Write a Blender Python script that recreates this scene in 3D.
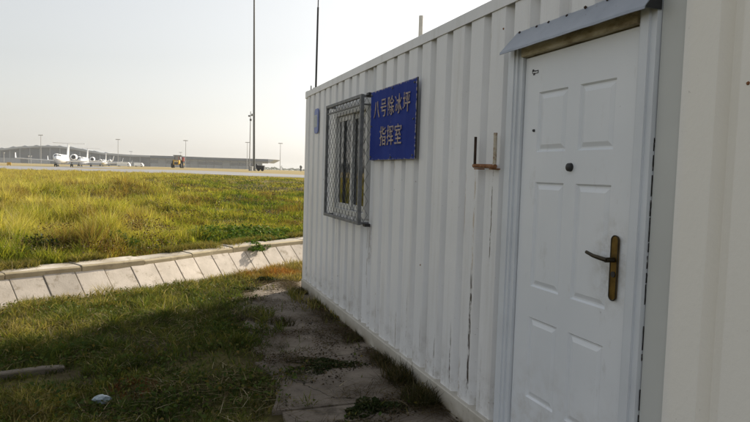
import bpy, bmesh, math, random
import numpy as np
from mathutils import Matrix, Vector
random.seed(7); RNG = np.random.default_rng(11)
for o in list(bpy.data.objects): bpy.data.objects.remove(o)
SC = bpy.context.scene
COL = SC.collection
R = math.radians

# ---------------------------------------------------------------- camera
F, PITCH, ROLL, YAW = 605.0, 0.063, 0.0299, 0.3481
CAM = np.array([-1.8383, -7.8274, 1.5679])
_cy, _sy, _cp, _sp = math.cos(YAW), math.sin(YAW), math.cos(PITCH), math.sin(PITCH)
FWD = np.array([_sy*_cp, _cy*_cp, -_sp]); _r = np.array([_cy, -_sy, 0.]); _u = np.cross(_r, FWD)
RGT = math.cos(ROLL)*_r + math.sin(ROLL)*_u
UPV = -math.sin(ROLL)*_r + math.cos(ROLL)*_u
cd = bpy.data.cameras.new('camera'); cd.sensor_width = 36; cd.lens = F/750*36
cd.clip_start = 0.05; cd.clip_end = 9000
cam = bpy.data.objects.new('camera', cd); COL.objects.link(cam)
M = Matrix.Identity(4)
for i in range(3):
    M[i][0] = RGT[i]; M[i][1] = UPV[i]; M[i][2] = -FWD[i]; M[i][3] = CAM[i]
cam.matrix_world = M; SC.camera = cam

# ---------------------------------------------------------------- light
SUN_EL, SUN_AZ = R(29), R(35.8)          # azimuth measured from +x towards +y
w = bpy.data.worlds.new('World'); SC.world = w; w.use_nodes = True
nt = w.node_tree; nt.nodes.clear()
sky = nt.nodes.new('ShaderNodeTexSky'); sky.sky_type = 'NISHITA'; sky.sun_disc = False
sky.sun_elevation = SUN_EL; sky.sun_rotation = R(90) - SUN_AZ
sky.air_density = 1.3; sky.dust_density = 2.2; sky.ozone_density = 1.0; sky.altitude = 0
hsv = nt.nodes.new('ShaderNodeHueSaturation'); hsv.inputs['Saturation'].default_value = 0.27; hsv.inputs['Value'].default_value = 1.30
gmm = nt.nodes.new('ShaderNodeGamma'); gmm.inputs['Gamma'].default_value = 0.80      # hazy sky: evener than clear air
bg = nt.nodes.new('ShaderNodeBackground'); bg.inputs['Strength'].default_value = 0.1
wo = nt.nodes.new('ShaderNodeOutputWorld')
nt.links.new(sky.outputs[0], hsv.inputs['Color']); nt.links.new(hsv.outputs[0], gmm.inputs['Color']); nt.links.new(gmm.outputs[0], bg.inputs['Color'])
nt.links.new(bg.outputs[0], wo.inputs['Surface'])
sl = bpy.data.lights.new('sun', 'SUN'); sl.energy = 4.7; sl.angle = R(1.4); sl.color = (1.0, 0.9, 0.74)
so = bpy.data.objects.new('sun', sl); COL.objects.link(so)
sv = Vector((math.cos(SUN_EL)*math.cos(SUN_AZ), math.cos(SUN_EL)*math.sin(SUN_AZ), math.sin(SUN_EL)))
so.rotation_euler = sv.to_track_quat('Z', 'Y').to_euler(); so.location = (10, 10, 30)
vs = SC.view_settings; vs.view_transform = 'Standard'; vs.look = 'None'; vs.exposure = 0.76; vs.gamma = 1; vs.use_curve_mapping = False
SC.render.engine = 'CYCLES'; cy = SC.cycles
cy.use_denoising = True; cy.max_bounces = 6; cy.diffuse_bounces = 3; cy.glossy_bounces = 3; cy.transmission_bounces = 3
cy.transparent_max_bounces = 6; cy.volume_bounces = 1; cy.sample_clamp_indirect = 6

# ---------------------------------------------------------------- helpers
def px_dir(px, py):
    d = FWD + (px-375)/F*RGT - (py-211)/F*UPV
    return d
FH = np.array([_sy, _cy]); RH = np.array([_cy, -_sy])
def far(px, d):
    """ground-plan point seen in image column px (at the horizon), d metres ahead of the camera"""
    v = px_dir(px, 161.7+0.0297*px)[:2]; v = v/(v@FH)
    return CAM[:2] + v*d
def vnoise(x, y, s=1.0, seed=0):
    x = np.asarray(x, float)/s; y = np.asarray(y, float)/s
    xi = np.floor(x).astype(np.int64); yi = np.floor(y).astype(np.int64); fx = x-xi; fy = y-yi
    fx = fx*fx*(3-2*fx); fy = fy*fy*(3-2*fy)
    def h(a, b):
        n = (a*374761393 + b*668265263 + seed*1442695041) & 0x7fffffff
        n = ((n ^ (n >> 13))*1274126177) & 0x7fffffff
        return ((n ^ (n >> 16)) & 0xffff)/65535.0
    return (h(xi, yi)*(1-fx)+h(xi+1, yi)*fx)*(1-fy) + (h(xi, yi+1)*(1-fx)+h(xi+1, yi+1)*fx)*fy
def sst(a, b, x):
    t = np.clip((np.asarray(x, float)-a)/(b-a), 0, 1); return t*t*(3-2*t)

# ditch frame: t runs along the drain, q across it (away from the camera)
DA = np.array([-3.86, 1.42]); DT = np.array([0.823, 0.568]); DN = np.array([-0.568, 0.823])
def ditch_curve(t): return -0.22*np.exp(-((np.asarray(t, float)-1.9)/1.5)**2)
def tq(x, y):
    t = (x-DA[0])*DT[0]+(y-DA[1])*DT[1]; q = (x-DA[0])*DN[0]+(y-DA[1])*DN[1]
    return t, q - ditch_curve(t)
def from_tq(t, q):
    q = q + ditch_curve(t)
    return DA[0]+t*DT[0]+q*DN[0], DA[1]+t*DT[1]+q*DN[1]
QN = -1.85     # near edge of the drain
def terrain(x, y):
    x = np.asarray(x, float); y = np.asarray(y, float)
    t, q = tq(x, y)
    z = np.interp(q, [-1e5, QN, QN+0.5, -0.62, -0.02, 0.02, 0.42, 1e6], [0, 0, -0.62, -0.62, -0.06, -0.02, -0.02, -0.02])
    dx = x-CAM[0]; dy = y-CAM[1]
    d = dx*FH[0]+dy*FH[1]; u = (dx*RH[0]+dy*RH[1])/np.maximum(d, 3)
    wt = sst(100, 150, d); lo = -0.62+0.19*wt; hi = -0.20-0.14*wt; tu = np.clip((u-lo)/(hi-lo), 0, 1)
    zf = 1.568 - (1.1 - 0.8*tu*tu*(3-2*tu))
    e = 1-(1-np.clip((q-0.42)/75, 0, 1))**2
    bank = (zf-0.09)*e + 0.12*sst(0.42, 1.2, q)
    und = (vnoise(x, y, 3.1, 3)-0.5)*0.46 + (vnoise(x, y, 1.2, 5)-0.5)*0.26
    bank = bank + und*sst(0.6, 3, q)*(1-sst(16, 36, q))
    near = ((vnoise(x, y, 1.3, 8)-0.5)*0.05 + (vnoise(x, y, 0.45, 9)-0.5)*0.025)*(1-sst(QN-0.5, QN-0.05, q))*sst(0.3, 1.3, -x)
    return z + np.where(q > 0.42, bank, 0) + near - 0.0
def hit_ground(px, py, dz=0.0):
    d = px_dir(px, py); ts = np.geomspace(3, 900, 6000)
    P = CAM[None]+ts[:, None]*d[None]
    g = terrain(P[:, 0], P[:, 1])+dz
    i = int(np.argmax(P[:, 2] < g)); return P[i]

def tag(o, label=None, cat=None, group=None, kind=None):
    if label: o['label'] = label
    if cat: o['category'] = cat
    if group: o['group'] = group
    if kind: o['kind'] = kind
    return o
def empty(name, loc=(0, 0, 0), rz=0, **k):
    o = bpy.data.objects.new(name, None); COL.objects.link(o); o.location = loc; o.rotation_euler = (0, 0, rz); o.empty_display_size = .2
    return tag(o, **k)
class MB:
    def __init__(s): s.v = []; s.f = []
    def add(s, v, f):
        n = len(s.v); s.v += [tuple(map(float, p)) for p in v]; s.f += [tuple(n+i for i in q) for q in f]; return s
    def box(s, a, b, rot=None, piv=None):
        x0, y0, z0 = a; x1, y1, z1 = b
        v = [(x0, y0, z0), (x1, y0, z0), (x1, y1, z0), (x0, y1, z0), (x0, y0, z1), (x1, y0, z1), (x1, y1, z1), (x0, y1, z1)]
        if rot is not None:
            piv = Vector(piv or ((x0+x1)/2, (y0+y1)/2, (z0+z1)/2)); v = [tuple(rot @ (Vector(p)-piv)+piv) for p in v]
        return s.add(v, [(0, 3, 2, 1), (4, 5, 6, 7), (0, 1, 5, 4), (1, 2, 6, 5), (2, 3, 7, 6), (3, 0, 4, 7)])
    def tube(s, pts, r, n=8, cap=True):
        pts = [Vector(p) for p in pts]; m = len(pts)
        rr = r if isinstance(r, (list, tuple)) else [r]*m
        rings = []
        ref = None
        for i, p in enumerate(pts):
            d = (pts[min(i+1, m-1)]-pts[max(i-1, 0)]).normalized()
            if ref is None: ref = Vector((0, 0, 1)) if abs(d.z) < .9 else Vector((1, 0, 0))
            a = d.cross(ref).normalized(); b = d.cross(a).normalized(); ref = b.cross(d) * 1.0 if False else ref
            rings.append([p+(a*math.cos(2*math.pi*k/n)+b*math.sin(2*math.pi*k/n))*rr[i] for k in range(n)])
        v = [q for ring in rings for q in ring]; f = []
        for i in range(m-1):
            for k in range(n):
                f.append((i*n+k, i*n+(k+1) % n, (i+1)*n+(k+1) % n, (i+1)*n+k))
        if cap: f.append(tuple(range(n))[::-1]); f.append(tuple((m-1)*n+k for k in range(n)))
        return s.add(v, f)
    def lathe(s, prof, axis='x', n=16, c=(0, 0, 0)):
        v = []; f = []
        for (a, r) in prof:
            for k in range(n):
                t = 2*math.pi*k/n; p = {'x': (a, r*math.cos(t), r*math.sin(t)), 'y': (r*math.cos(t), a, r*math.sin(t)), 'z': (r*math.cos(t), r*math.sin(t), a)}[axis]
                v.append((p[0]+c[0], p[1]+c[1], p[2]+c[2]))
        for i in range(len(prof)-1):
            for k in range(n): f.append((i*n+k, i*n+(k+1) % n, (i+1)*n+(k+1) % n, (i+1)*n+k))
        f.append(tuple(range(n))); f.append(tuple((len(prof)-1)*n+k for k in range(n)))
        return s.add(v, f)
    def prism(s, poly, ext):
        """poly: list of 3D points, ext: extrusion vector"""
        n = len(poly); e = Vector(ext); v = [Vector(p) for p in poly]+[Vector(p)+e for p in poly]
        f = [tuple(range(n))[::-1], tuple(range(n, 2*n))]+[(i, (i+1) % n, n+(i+1) % n, n+i) for i in range(n)]
        return s.add(v, f)
    def mesh(s, name, mat=None, smooth=False, bevel=0):
        me = bpy.data.meshes.new(name); me.from_pydata(s.v, [], s.f); me.validate()
        bm = bmesh.new(); bm.from_mesh(me); bmesh.ops.recalc_face_normals(bm, faces=bm.faces)
        if bevel: bmesh.ops.bevel(bm, geom=[e for e in bm.edges if e.calc_face_angle(0) > .5], offset=bevel, segments=1, affect='EDGES')
        bm.to_mesh(me); bm.free()
        if mat: me.materials.append(mat)
        if smooth:
            me.polygons.foreach_set('use_smooth', [True]*len(me.polygons))
            try: me.set_sharp_from_angle(angle=R(40))
            except Exception: pass
        return me
    def build(s, name, mat=None, parent=None, smooth=False, bevel=0, loc=None):
        o = bpy.data.objects.new(name, s.mesh(name, mat, smooth, bevel)); COL.objects.link(o)
        if parent: o.parent = parent
        if loc is not None: o.location = loc
        return o
def link_mesh(name, me, parent=None, loc=(0, 0, 0), rot=(0, 0, 0)):
    o = bpy.data.objects.new(name, me); COL.objects.link(o); o.location = loc; o.rotation_euler = rot
    if parent: o.parent = parent
    return o
def copy_tree(o, parent=None):
    c = o.copy(); COL.objects.link(c); c.parent = parent
    for ch in list(o.children): copy_tree(ch, c)
    return c

# ---------------------------------------------------------------- materials
class NT:
    def __init__(s, name):
        s.m = bpy.data.materials.new(name); s.m.use_nodes = True; s.t = s.m.node_tree; s.b = s.t.nodes['Principled BSDF']; s.out = s.t.nodes['Material Output']
    def n(s, typ, **k):
        x = s.t.nodes.new('ShaderNode'+typ)
        for a, v in k.items():
            if a.startswith('i_'): x.inputs[int(a[2:]) if a[2:].isdigit() else a[2:].replace('_', ' ')].default_value = v
            else: setattr(x, a, v)
        return x
    def l(s, a, b): s.t.links.new(a, b)
    def coord(s): return s.n('TexCoord').outputs['Object']
    def noise(s, scale, detail=4, rough=.55, vec=None, sc=None):
        x = s.n('TexNoise'); x.inputs['Scale'].default_value = scale; x.inputs['Detail'].default_value = detail; x.inputs['Roughness'].default_value = rough
        v = vec or s.coord()
        if sc:
            mp = s.n('Mapping'); mp.inputs['Scale'].default_value = sc; s.l(v, mp.inputs[0]); v = mp.outputs[0]
        s.l(v, x.inputs['Vector']); return x.outputs['Fac']
    def ramp(s, fac, stops):
        x = s.n('ValToRGB'); e = x.color_ramp.elements
        while len(e) < len(stops): e.new(.5)
        for el, (p, c) in zip(e, stops): el.position = p; el.color = (*c, 1) if len(c) == 3 else c
        s.l(fac, x.inputs[0]); return x.outputs[0]
    def mix(s, fac, a, b):
        x = s.n('Mix', data_type='RGBA')
        for v, i in ((fac, 0), (a, 6), (b, 7)):
            if isinstance(v, (int, float)): x.inputs[i].default_value = v
            elif isinstance(v, tuple): x.inputs[i].default_value = (*v, 1)
            else: s.l(v, x.inputs[i])
        return x.outputs[2]
    def math(s, op, a, b=0., c=None, clamp=False):
        x = s.n('Math', operation=op, use_clamp=clamp)
        for i, v in enumerate((a, b) if c is None else (a, b, c)):
            if isinstance(v, (int, float)): x.inputs[i].default_value = v
            else: s.l(v, x.inputs[i])
        return x.outputs[0]
    def mrange(s, v, a, b, c=0., d=1.):
        x = s.n('MapRange'); x.interpolation_type = 'SMOOTHSTEP'
        s.l(v, x.inputs[0]); x.inputs[1].default_value = a; x.inputs[2].default_value = b; x.inputs[3].default_value = c; x.inputs[4].default_value = d
        return x.outputs[0]
    def sep(s):
        x = s.n('SeparateXYZ'); s.l(s.coord(), x.inputs[0]); return x.outputs
    def bump(s, h, strength=.3, dist=.01):
        x = s.n('Bump'); x.inputs['Strength'].default_value = strength; x.inputs['Distance'].default_value = dist; s.l(h, x.inputs['Height']); s.l(x.outputs[0], s.b.inputs['Normal'])
    def base(s, c):
        if isinstance(c, tuple): s.b.inputs['Base Color'].default_value = (*c, 1)
        else: s.l(c, s.b.inputs['Base Color'])
    def set(s, rough=None, metal=None, spec=None):
        if rough is not None: s.b.inputs['Roughness'].default_value = rough
        if metal is not None: s.b.inputs['Metallic'].default_value = metal
        if spec is not None: s.b.inputs['Specular IOR Level'].default_value = spec
def plain(name, c, rough=.6, metal=0., var=.12, scale=6., spec=.5, bump=0.):
    m = NT(name); f = m.noise(scale, 5)
    m.base(m.ramp(f, [(.3, tuple(x*(1-var) for x in c)), (.7, tuple(min(1, x*(1+var)) for x in c))])); m.set(rough, metal, spec)
    if bump: m.bump(m.noise(scale*8, 3), bump, .005)
    return m.m

def wall_material():
    m = NT('container_paint'); x, y, z = m.sep()
    big = m.noise(1.1, 5); fine = m.noise(38, 3, .6); vert = m.noise(1.0, 5, .6, sc=(1, 9, .7))
    c = m.ramp(big, [(.3, (.74, .745, .755)), (.7, (.81, .81, .815))])
    c = m.mix(m.math('MULTIPLY', m.mrange(vert, .48, .72), .35), c, (.52, .50, .47))
    # warmer paint on the panel beyond the door
    c = m.mix(m.mrange(y, -6.0, -6.12), c, (.86, .83, .765))
    # splash dirt by the base rail
    dirt = m.math('MULTIPLY', m.mrange(z, .55, .15), m.mrange(m.noise(7, 6, .65), .45, .75))
    c = m.mix(m.math('MULTIPLY', dirt, .6), c, (.30, .27, .22))
    # scuffs, chips and streaks, each with its own place on the sheet
    chips = m.math('MULTIPLY', m.mrange(m.noise(26, 6, .72), .64, .70), m.mrange(m.noise(2.3, 3), .48, .62))
    c = m.mix(m.math('MULTIPLY', chips, .8), c, (.12, .075, .045))
    jag = m.noise(30, 6, .75, sc=(1, 1, .3))
    jy = m.math('MULTIPLY_ADD', m.noise(9, 3), .024, -.012)
    yj = m.math('ADD', y, jy)
    for (y0, z0, z1, wd, st, colr) in [(-4.545, .2, .95, .017, 1., (.05, .035, .025)), (-4.30, .17, .52, .012, .9, (.07, .045, .03)), (-4.06, .17, .42, .010, .7, (.09, .06, .04)),
                                       (-3.55, .2, .6, .007, .6, (.14, .10, .07)), (-3.81, .2, .45, .007, .5, (.14, .10, .07)), (-2.62, .75, 1.1, .013, .45, (.22, .17, .12)), (-2.50, .5, 1.08, .01, .35, (.25, .2, .15)),
                                       (-1.55, .6, 1.08, .016, .3, (.25, .2, .15)), (-4.75, 1.05, 1.62, .007, .9, (.10, .08, .06)), (-4.545, 1.0, 1.62, .012, .5, (.42, .28, .12)), (-4.42, 1.2, 1.6, .012, .5, (.28, .15, .07)),
                                       (-4.86, .15, .5, .012, .8, (.2, .12, .06)), (-4.43, .17, .34, .02, .7, (.2, .11, .05)), (-3.94, .16, .3, .016, .6, (.2, .11, .05)), (-3.33, .16, .42, .012, .6, (.18, .11, .06)), (-2.84, .16, .36, .012, .6, (.2, .12, .06)), (-2.1, .16, .38, .012, .5, (.22, .14, .08)), (-4.36, .9, 1.5, .005, .6, (.15, .1, .07)), (-3.68, 1.2, 1.66, .006, .5, (.2, .14, .09)), (-4.66, 2.1, 2.5, .01, .5, (.25, .18, .1)), (-3.9, 2.25, 2.5, .012, .45, (.25, .18, .1)), (-6.27, .15, .6, .012, .5, (.28, .2, .12)), (-3.2, 1.55, 1.7, .01, .5, (.2, .13, .08)), (-4.70, .2, .5, .006, .4, (.15, .1, .06))]:
        near = m.mrange(m.math('ABSOLUTE', m.math('SUBTRACT', yj, y0)), wd, wd*.35)
        ev = m.math('MULTIPLY', m.mrange(z, z1+.12, z1-.12), m.mrange(z, z0-.05, z0+.05))
        ev = m.math('MULTIPLY', m.math('MULTIPLY', near, ev), m.mrange(jag, .44, .54))
        c = m.mix(m.math('MULTIPLY', ev, st), c, colr)
    rs = m.math('MULTIPLY', m.mrange(z, .42, .15), m.mrange(m.noise(34, 6, .75), .60, .68)); c = m.mix(m.math('MULTIPLY', rs, .85), c, (.15, .075, .035))
    m.base(c); m.set(.48, 0, .4)
    m.bump(m.math('ADD', m.math('MULTIPLY', fine, .25), m.math('MULTIPLY', big, 1.6)), .25, .02)
    return m.m

def grass_mat(name, rough=.7, trans=.38):
    m = NT(name); t = m.t
    a = m.n('Attribute', attribute_name='col')
    d = m.n('BsdfDiffuse'); tr = m.n('BsdfTranslucent'); mx = m.n('MixShader'); gl = m.n('BsdfGlossy'); mx2 = m.n('MixShader')
    gl.inputs['Roughness'].default_value = .45; gl.inputs['Color'].default_value = (.5, .5, .5, 1)
    mx.inputs[0].default_value = trans; mx2.inputs[0].default_value = .012
    m.l(a.outputs['Color'], d.inputs['Color'])
    bright = m.mix(1.0, a.outputs['Color'], (1.15, 1.1, .62)); 
    bright.node.blend_type = 'MULTIPLY'; m.l(bright, tr.inputs['Color'])
    m.l(d.outputs[0], mx.inputs[1]); m.l(tr.outputs[0], mx.inputs[2]); m.l(mx.outputs[0], mx2.inputs[1]); m.l(gl.outputs[0], mx2.inputs[2])
    m.l(mx2.outputs[0], m.out.inputs['Surface']); return m.m

def ground_mat():
    m = NT('soil_and_turf'); n1 = m.noise(.9, 6, .6); n2 = m.noise(14, 5, .65); n3 = m.noise(.06, 4)
    a = m.ramp(n2, [(.3, (.035, .026, .016)), (.55, (.075, .06, .034)), (.75, (.11, .085, .045))])
    b = m.ramp(n2, [(.3, (.06, .055, .014)), (.7, (.15, .13, .04))])
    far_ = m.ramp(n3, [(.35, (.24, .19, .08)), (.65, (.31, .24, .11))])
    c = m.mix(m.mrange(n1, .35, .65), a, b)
    cdn = m.n('CameraData') if False else None
    x, y, z = m.sep()
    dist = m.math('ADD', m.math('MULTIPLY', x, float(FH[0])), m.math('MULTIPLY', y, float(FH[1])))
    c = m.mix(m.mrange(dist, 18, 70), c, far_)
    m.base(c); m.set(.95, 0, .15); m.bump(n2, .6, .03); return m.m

def concrete(name, c1, c2, dirt=(.16, .13, .09), amt=.5, scale=2.5, speck=True):
    m = NT(name); f = m.noise(scale, 6, .6); g = m.noise(scale*14, 4, .6)
    c = m.ramp(f, [(.3, c1), (.7, c2)])
    oi = m.n('ObjectInfo'); 
    c = m.mix(m.math('MULTIPLY', m.mrange(m.noise(scale*2.1, 6, .7), .52, .72), amt), c, dirt)
    v = m.n('HueSaturation'); m.l(c, v.inputs['Color']); m.l(m.mrange(oi.outputs['Random'], 0, 1, .88, 1.1), v.inputs['Value']); c = v.outputs[0]
    if speck: c = m.mix(m.math('MULTIPLY', m.mrange(g, .66, .72), .7), c, tuple(x*.4 for x in dirt))
    m.base(c); m.set(.9, 0, .25); m.bump(m.math('ADD', f, m.math('MULTIPLY', g, .5)), .45, .01); return m.m

MT = {}
MT['wall'] = wall_material()
MT['rail'] = None
def rail_mat():
    m = NT('weathered_rail_paint'); x, y, z = m.sep()
    c = m.ramp(m.noise(3, 6, .65), [(.3, (.44, .41, .35)), (.7, (.58, .55, .49))])
    c = m.mix(m.mrange(m.noise(20, 6, .7), .62, .74), c, (.16, .10, .06))
    d = m.math('MULTIPLY', m.mrange(z, .15, .0), m.mrange(m.noise(5, 5), .3, .6)); c = m.mix(d, c, (.2, .165, .11))
    m.base(c); m.set(.6, 0, .35); m.bump(m.noise(25, 4), .2, .008); return m.m
MT['rail'] = rail_mat()
MT['trim'] = plain('grey_trim_paint', (.54, .55, .53), .5, var=.05, scale=2)
def door_mat():
    m = NT('door_paint'); c = m.ramp(m.noise(1.6, 5), [(.3, (.72, .75, .79)), (.7, (.79, .81, .84))])
    c = m.mix(m.math('MULTIPLY', m.mrange(m.noise(9, 6, .7, sc=(1, 1, .4)), .58, .74), .3), c, (.40, .39, .36)); x, y, z = m.sep()
    hd_ = m.math('SQRT', m.math('ADD', m.math('POWER', m.math('MULTIPLY_ADD', y, 7., 7.*5.735), 2.), m.math('POWER', m.math('MULTIPLY_ADD', z, 4.2, -4.2*1.2), 2.)))
    c = m.mix(m.math('MULTIPLY', m.mrange(hd_, 1.2, .2), m.mrange(m.noise(14, 5, .7), .35, .7, 0., .55)), c, (.34, .31, .26))
    c = m.mix(m.math('MULTIPLY', m.mrange(z, .75, .2), m.mrange(m.noise(6, 6, .7), .42, .7, 0., .5)), c, (.42, .38, .31))
    c = m.mix(m.mrange(m.noise(30, 6, .75), .70, .73, 0., .5), c, (.2, .18, .16))
    m.base(c); m.set(.38, 0, .5)
    m.bump(m.math('ADD', m.noise(60, 2), m.math('MULTIPLY', m.noise(2.5, 2), 14.)), .05, .004); return m.m
MT['door'] = door_mat()
MT['frame'] = plain('door_frame_paint', (.66, .69, .73), .42, var=.06, scale=3)
def head_mat():
    m = NT('stained_door_head'); c = m.ramp(m.noise(9, 6, .7, sc=(1, .5, 1.4)), [(.33, (.16, .12, .06)), (.48, (.42, .36, .23)), (.66, (.60, .55, .43))]); m.base(c); m.set(.75); m.bump(m.noise(30, 4), .3, .005); return m.m
MT['head'] = head_mat()
def awning_mat():
    m = NT('awning_sheet'); c = m.ramp(m.noise(4, 6, .65), [(.25, (.25, .28, .33)), (.7, (.34, .37, .42))])
    c = m.mix(m.math('MULTIPLY', m.mrange(m.noise(18, 6, .75), .6, .72), .6), c, (.16, .14, .12)); m.base(c); m.set(.42, .25); m.bump(m.noise(6, 3), .15, .01); return m.m
MT['awning'] = awning_mat()
def rust_mat():
    m = NT('rusty_steel'); c = m.ramp(m.noise(30, 6, .7), [(.3, (.09, .035, .015)), (.5, (.24, .10, .035)), (.75, (.38, .28, .2))]); m.base(c); m.set(.85); m.bump(m.noise(60, 4), .4, .003); return m.m
MT['rust'] = rust_mat()
def palerust():
    m = NT('pale_paint_over_rust'); m.base(m.ramp(m.noise(28, 6, .7), [(.38, (.16, .065, .025)), (.46, (.45, .38, .28)), (.7, (.62, .58, .5))])); m.set(.7); return m.m
MT['palerust'] = palerust(); MT['darkrust'] = plain('dark_rust', (.035, .018, .010), .85, var=.5, scale=30)
MT['black'] = plain('black_steel', (.018, .018, .02), .5, var=.3)
MT['darkgrey'] = plain('dark_grey_paint', (.07, .075, .08), .5, var=.15)
MT['grille'] = plain('dull_grille_steel', (.17, .175, .18), .6, .2, var=.35, scale=18)
MT['galv'] = plain('galvanised_steel', (.30, .31, .32), .5, .4, var=.2, scale=14)
MT['whitepipe'] = plain('white_pipe_paint', (.55, .54, .5), .5, var=.15, scale=20)
MT['brass'] = plain('antique_brass', (.16, .105, .03), .36, .85, var=.35, scale=25)
MT['bronze'] = plain('dark_bronze', (.045, .035, .02), .38, .7, var=.3, scale=25)
MT['upvc'] = plain('white_window_frame', (.58, .58, .57), .4, var=.06)
MT['sealant'] = None
def sealant_mat():
    m = NT('cracked_sealant'); c = m.ramp(m.noise(22, 6, .75, sc=(1, 1, .5)), [(.5, (.012, .012, .012)), (.58, (.06, .055, .05)), (.64, (.4, .41, .41))]); m.base(c); m.set(.8); return m.m
MT['sealant'] = sealant_mat()
def glass_mat():
    m = NT('dark_window_glass'); m.base((.012, .014, .015)); m.set(.04, 0, .6); return m.m
MT['glass'] = glass_mat()
def sign_mat():
    m = NT('faded_blue_sign'); x, y, z = m.sep()
    c = m.ramp(m.noise(3, 6, .6), [(.3, (.016, .034, .21)), (.7, (.028, .052, .27))])
    ed = m.math('MINIMUM', m.math('SUBTRACT', .30, m.math('ABSOLUTE', z)), m.math('SUBTRACT', .505, m.math('ABSOLUTE', y)))
    ed = m.math('ADD', ed, m.math('MULTIPLY_ADD', m.noise(24, 5, .7), .09, -.045))
    c = m.mix(m.mrange(ed, .008, -.006), c, (.42, .40, .40))
    seam = m.math('ADD', m.math('ABSOLUTE', y), m.math('MULTIPLY_ADD', m.noise(18, 5, .75), .05, -.02))
    c = m.mix(m.mrange(seam, .006, .001), c, (.45, .43, .42))
    c = m.mix(m.mrange(m.noise(40, 5, .7), .71, .76), c, (.3, .28, .27))
    m.base(c); m.set(.65, 0, .06); m.bump(m.noise(4, 3), .08, .02); return m.m
MT['sign'] = sign_mat()
def letter_mat():
    m = NT('faded_lettering'); c = m.ramp(m.noise(26, 6, .75), [(.40, (.04, .06, .22)), (.49, (.36, .28, .23)), (.7, (.55, .44, .34))]); m.base(c); m.set(.6); return m.m
MT['letter'] = letter_mat()
MT['slab'] = concrete('pale_concrete', (.40, .355, .30), (.55, .49, .425), dirt=(.22, .18, .12), amt=.75, scale=3.2)
MT['coping'] = concrete('coping_concrete', (.28, .24, .18), (.50, .46, .40), dirt=(.17, .135, .08), amt=.95)
MT['kerbface'] = concrete('tan_kerb', (.30, .25, .16), (.40, .34, .23), amt=.5, scale=4)
MT['paving'] = concrete('dirty_paving', (.155, .128, .10), (.28, .235, .19), dirt=(.06, .048, .034), amt=.95, scale=1.7)
def crack(mat):
    m = NT.__new__(NT); m.m = mat; m.t = mat.node_tree; m.b = m.t.nodes['Principled BSDF']; m.out = m.t.nodes['Material Output']
    src = m.b.inputs['Base Color'].links[0].from_socket; v = m.n('TexVoronoi', feature='DISTANCE_TO_EDGE'); v.inputs['Scale'].default_value = 1.5
    ad = m.n('VectorMath', operation='ADD'); nz = m.n('TexNoise'); nz.inputs['Scale'].default_value = 4; nz.inputs['Detail'].default_value = 6; sc_ = m.n('VectorMath', operation='SCALE'); sc_.inputs['Scale'].default_value = .35
    co = m.coord(); m.l(co, nz.inputs['Vector']); m.l(nz.outputs['Color'], sc_.inputs[0]); m.l(co, ad.inputs[0]); m.l(sc_.outputs[0], ad.inputs[1]); m.l(ad.outputs[0], v.inputs['Vector'])
    gap = m.math('MULTIPLY', m.mrange(v.outputs['Distance'], .014, .003), m.mrange(m.noise(2.2, 2), .42, .55))
    grit = m.mrange(m.noise(90, 3, .7), .56, .66, 0., .45)
    c = m.mix(gap, m.mix(grit, src, (.06, .05, .04)), (.025, .02, .014)); m.base(c); return mat
crack(MT['paving'])
MT['oldkerb'] = concrete('old_kerb', (.13, .11, .085), (.21, .18, .145), amt=.7, scale=5)
MT['joint'] = plain('joint_mortar', (.20, .175, .13), .95, var=.4, scale=12)
MT['ground'] = ground_mat()
MT['grass'] = grass_mat('grass_blades'); MT['leaf'] = grass_mat('leaf_blades', trans=.3)
MT['asphalt'] = plain('taxiway_asphalt', (.22, .22, .23), .9, var=.12, scale=.15)
MT['white'] = plain('white_aircraft_paint', (.86, .86, .86), .3, var=.02)
MT['tyre'] = plain('tyre_rubber', (.02, .02, .02), .85, var=.2)
MT['yellow'] = plain('machine_yellow', (.60, .36, .03), .5, var=.1)
MT['red'] = plain('red_paint', (.38, .05, .05), .5, var=.1)
MT['roof_blue'] = plain('terminal_roof', (.035, .05, .085), .6, var=.1, scale=.05)
MT['roof_edge'] = plain('roof_edge_metal', (.30, .32, .35), .6, var=.05, scale=.05)
MT['terminal_wall'] = plain('terminal_cladding', (.36, .37, .39), .6, var=.08, scale=.08)
MT['terminal_glass'] = plain('terminal_glass', (.04, .05, .07), .25, var=.2, scale=.1)
MT['mastgrey'] = plain('mast_grey', (.13, .135, .13), .55, .2, var=.1)
MT['farpole'] = plain('far_mast_grey', (.34, .34, .34), .6, var=.05)

# ---------------------------------------------------------------- ground sheet
def axis(parts):
    out = []
    for a, b, n in parts: out += list(np.linspace(a, b, n, endpoint=False))
    return out+[parts[-1][1]]
ta = axis([(-3000, -300, 10), (-300, -80, 14), (-80, -14, 33), (-14, 22, 145), (22, 90, 34), (90, 300, 14), (300, 3000, 10)])
qa = [-2500, -500, -120, -40, -20]+axis([(-12, QN-.02, 70)])+[QN, QN+.25, QN+.5, -.62, -.3, -.02, .02, .419, .43, .6]+axis([(.8, 12, 46), (12.5, 60, 50), (62, 240, 60), (260, 3000, 24)])
qa = sorted(set(qa))
T, Q = np.meshgrid(np.array(ta), np.array(qa))
X, Y = from_tq(T, Q)
Z = terrain(X, Y)
V = np.stack([X.ravel(), Y.ravel(), Z.ravel()], 1)
nq, ntt = T.shape
idx = np.arange(nq*ntt).reshape(nq, ntt)
FQ = np.stack([idx[:-1, :-1].ravel(), idx[:-1, 1:].ravel(), idx[1:, 1:].ravel(), idx[1:, :-1].ravel()], 1)
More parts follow.
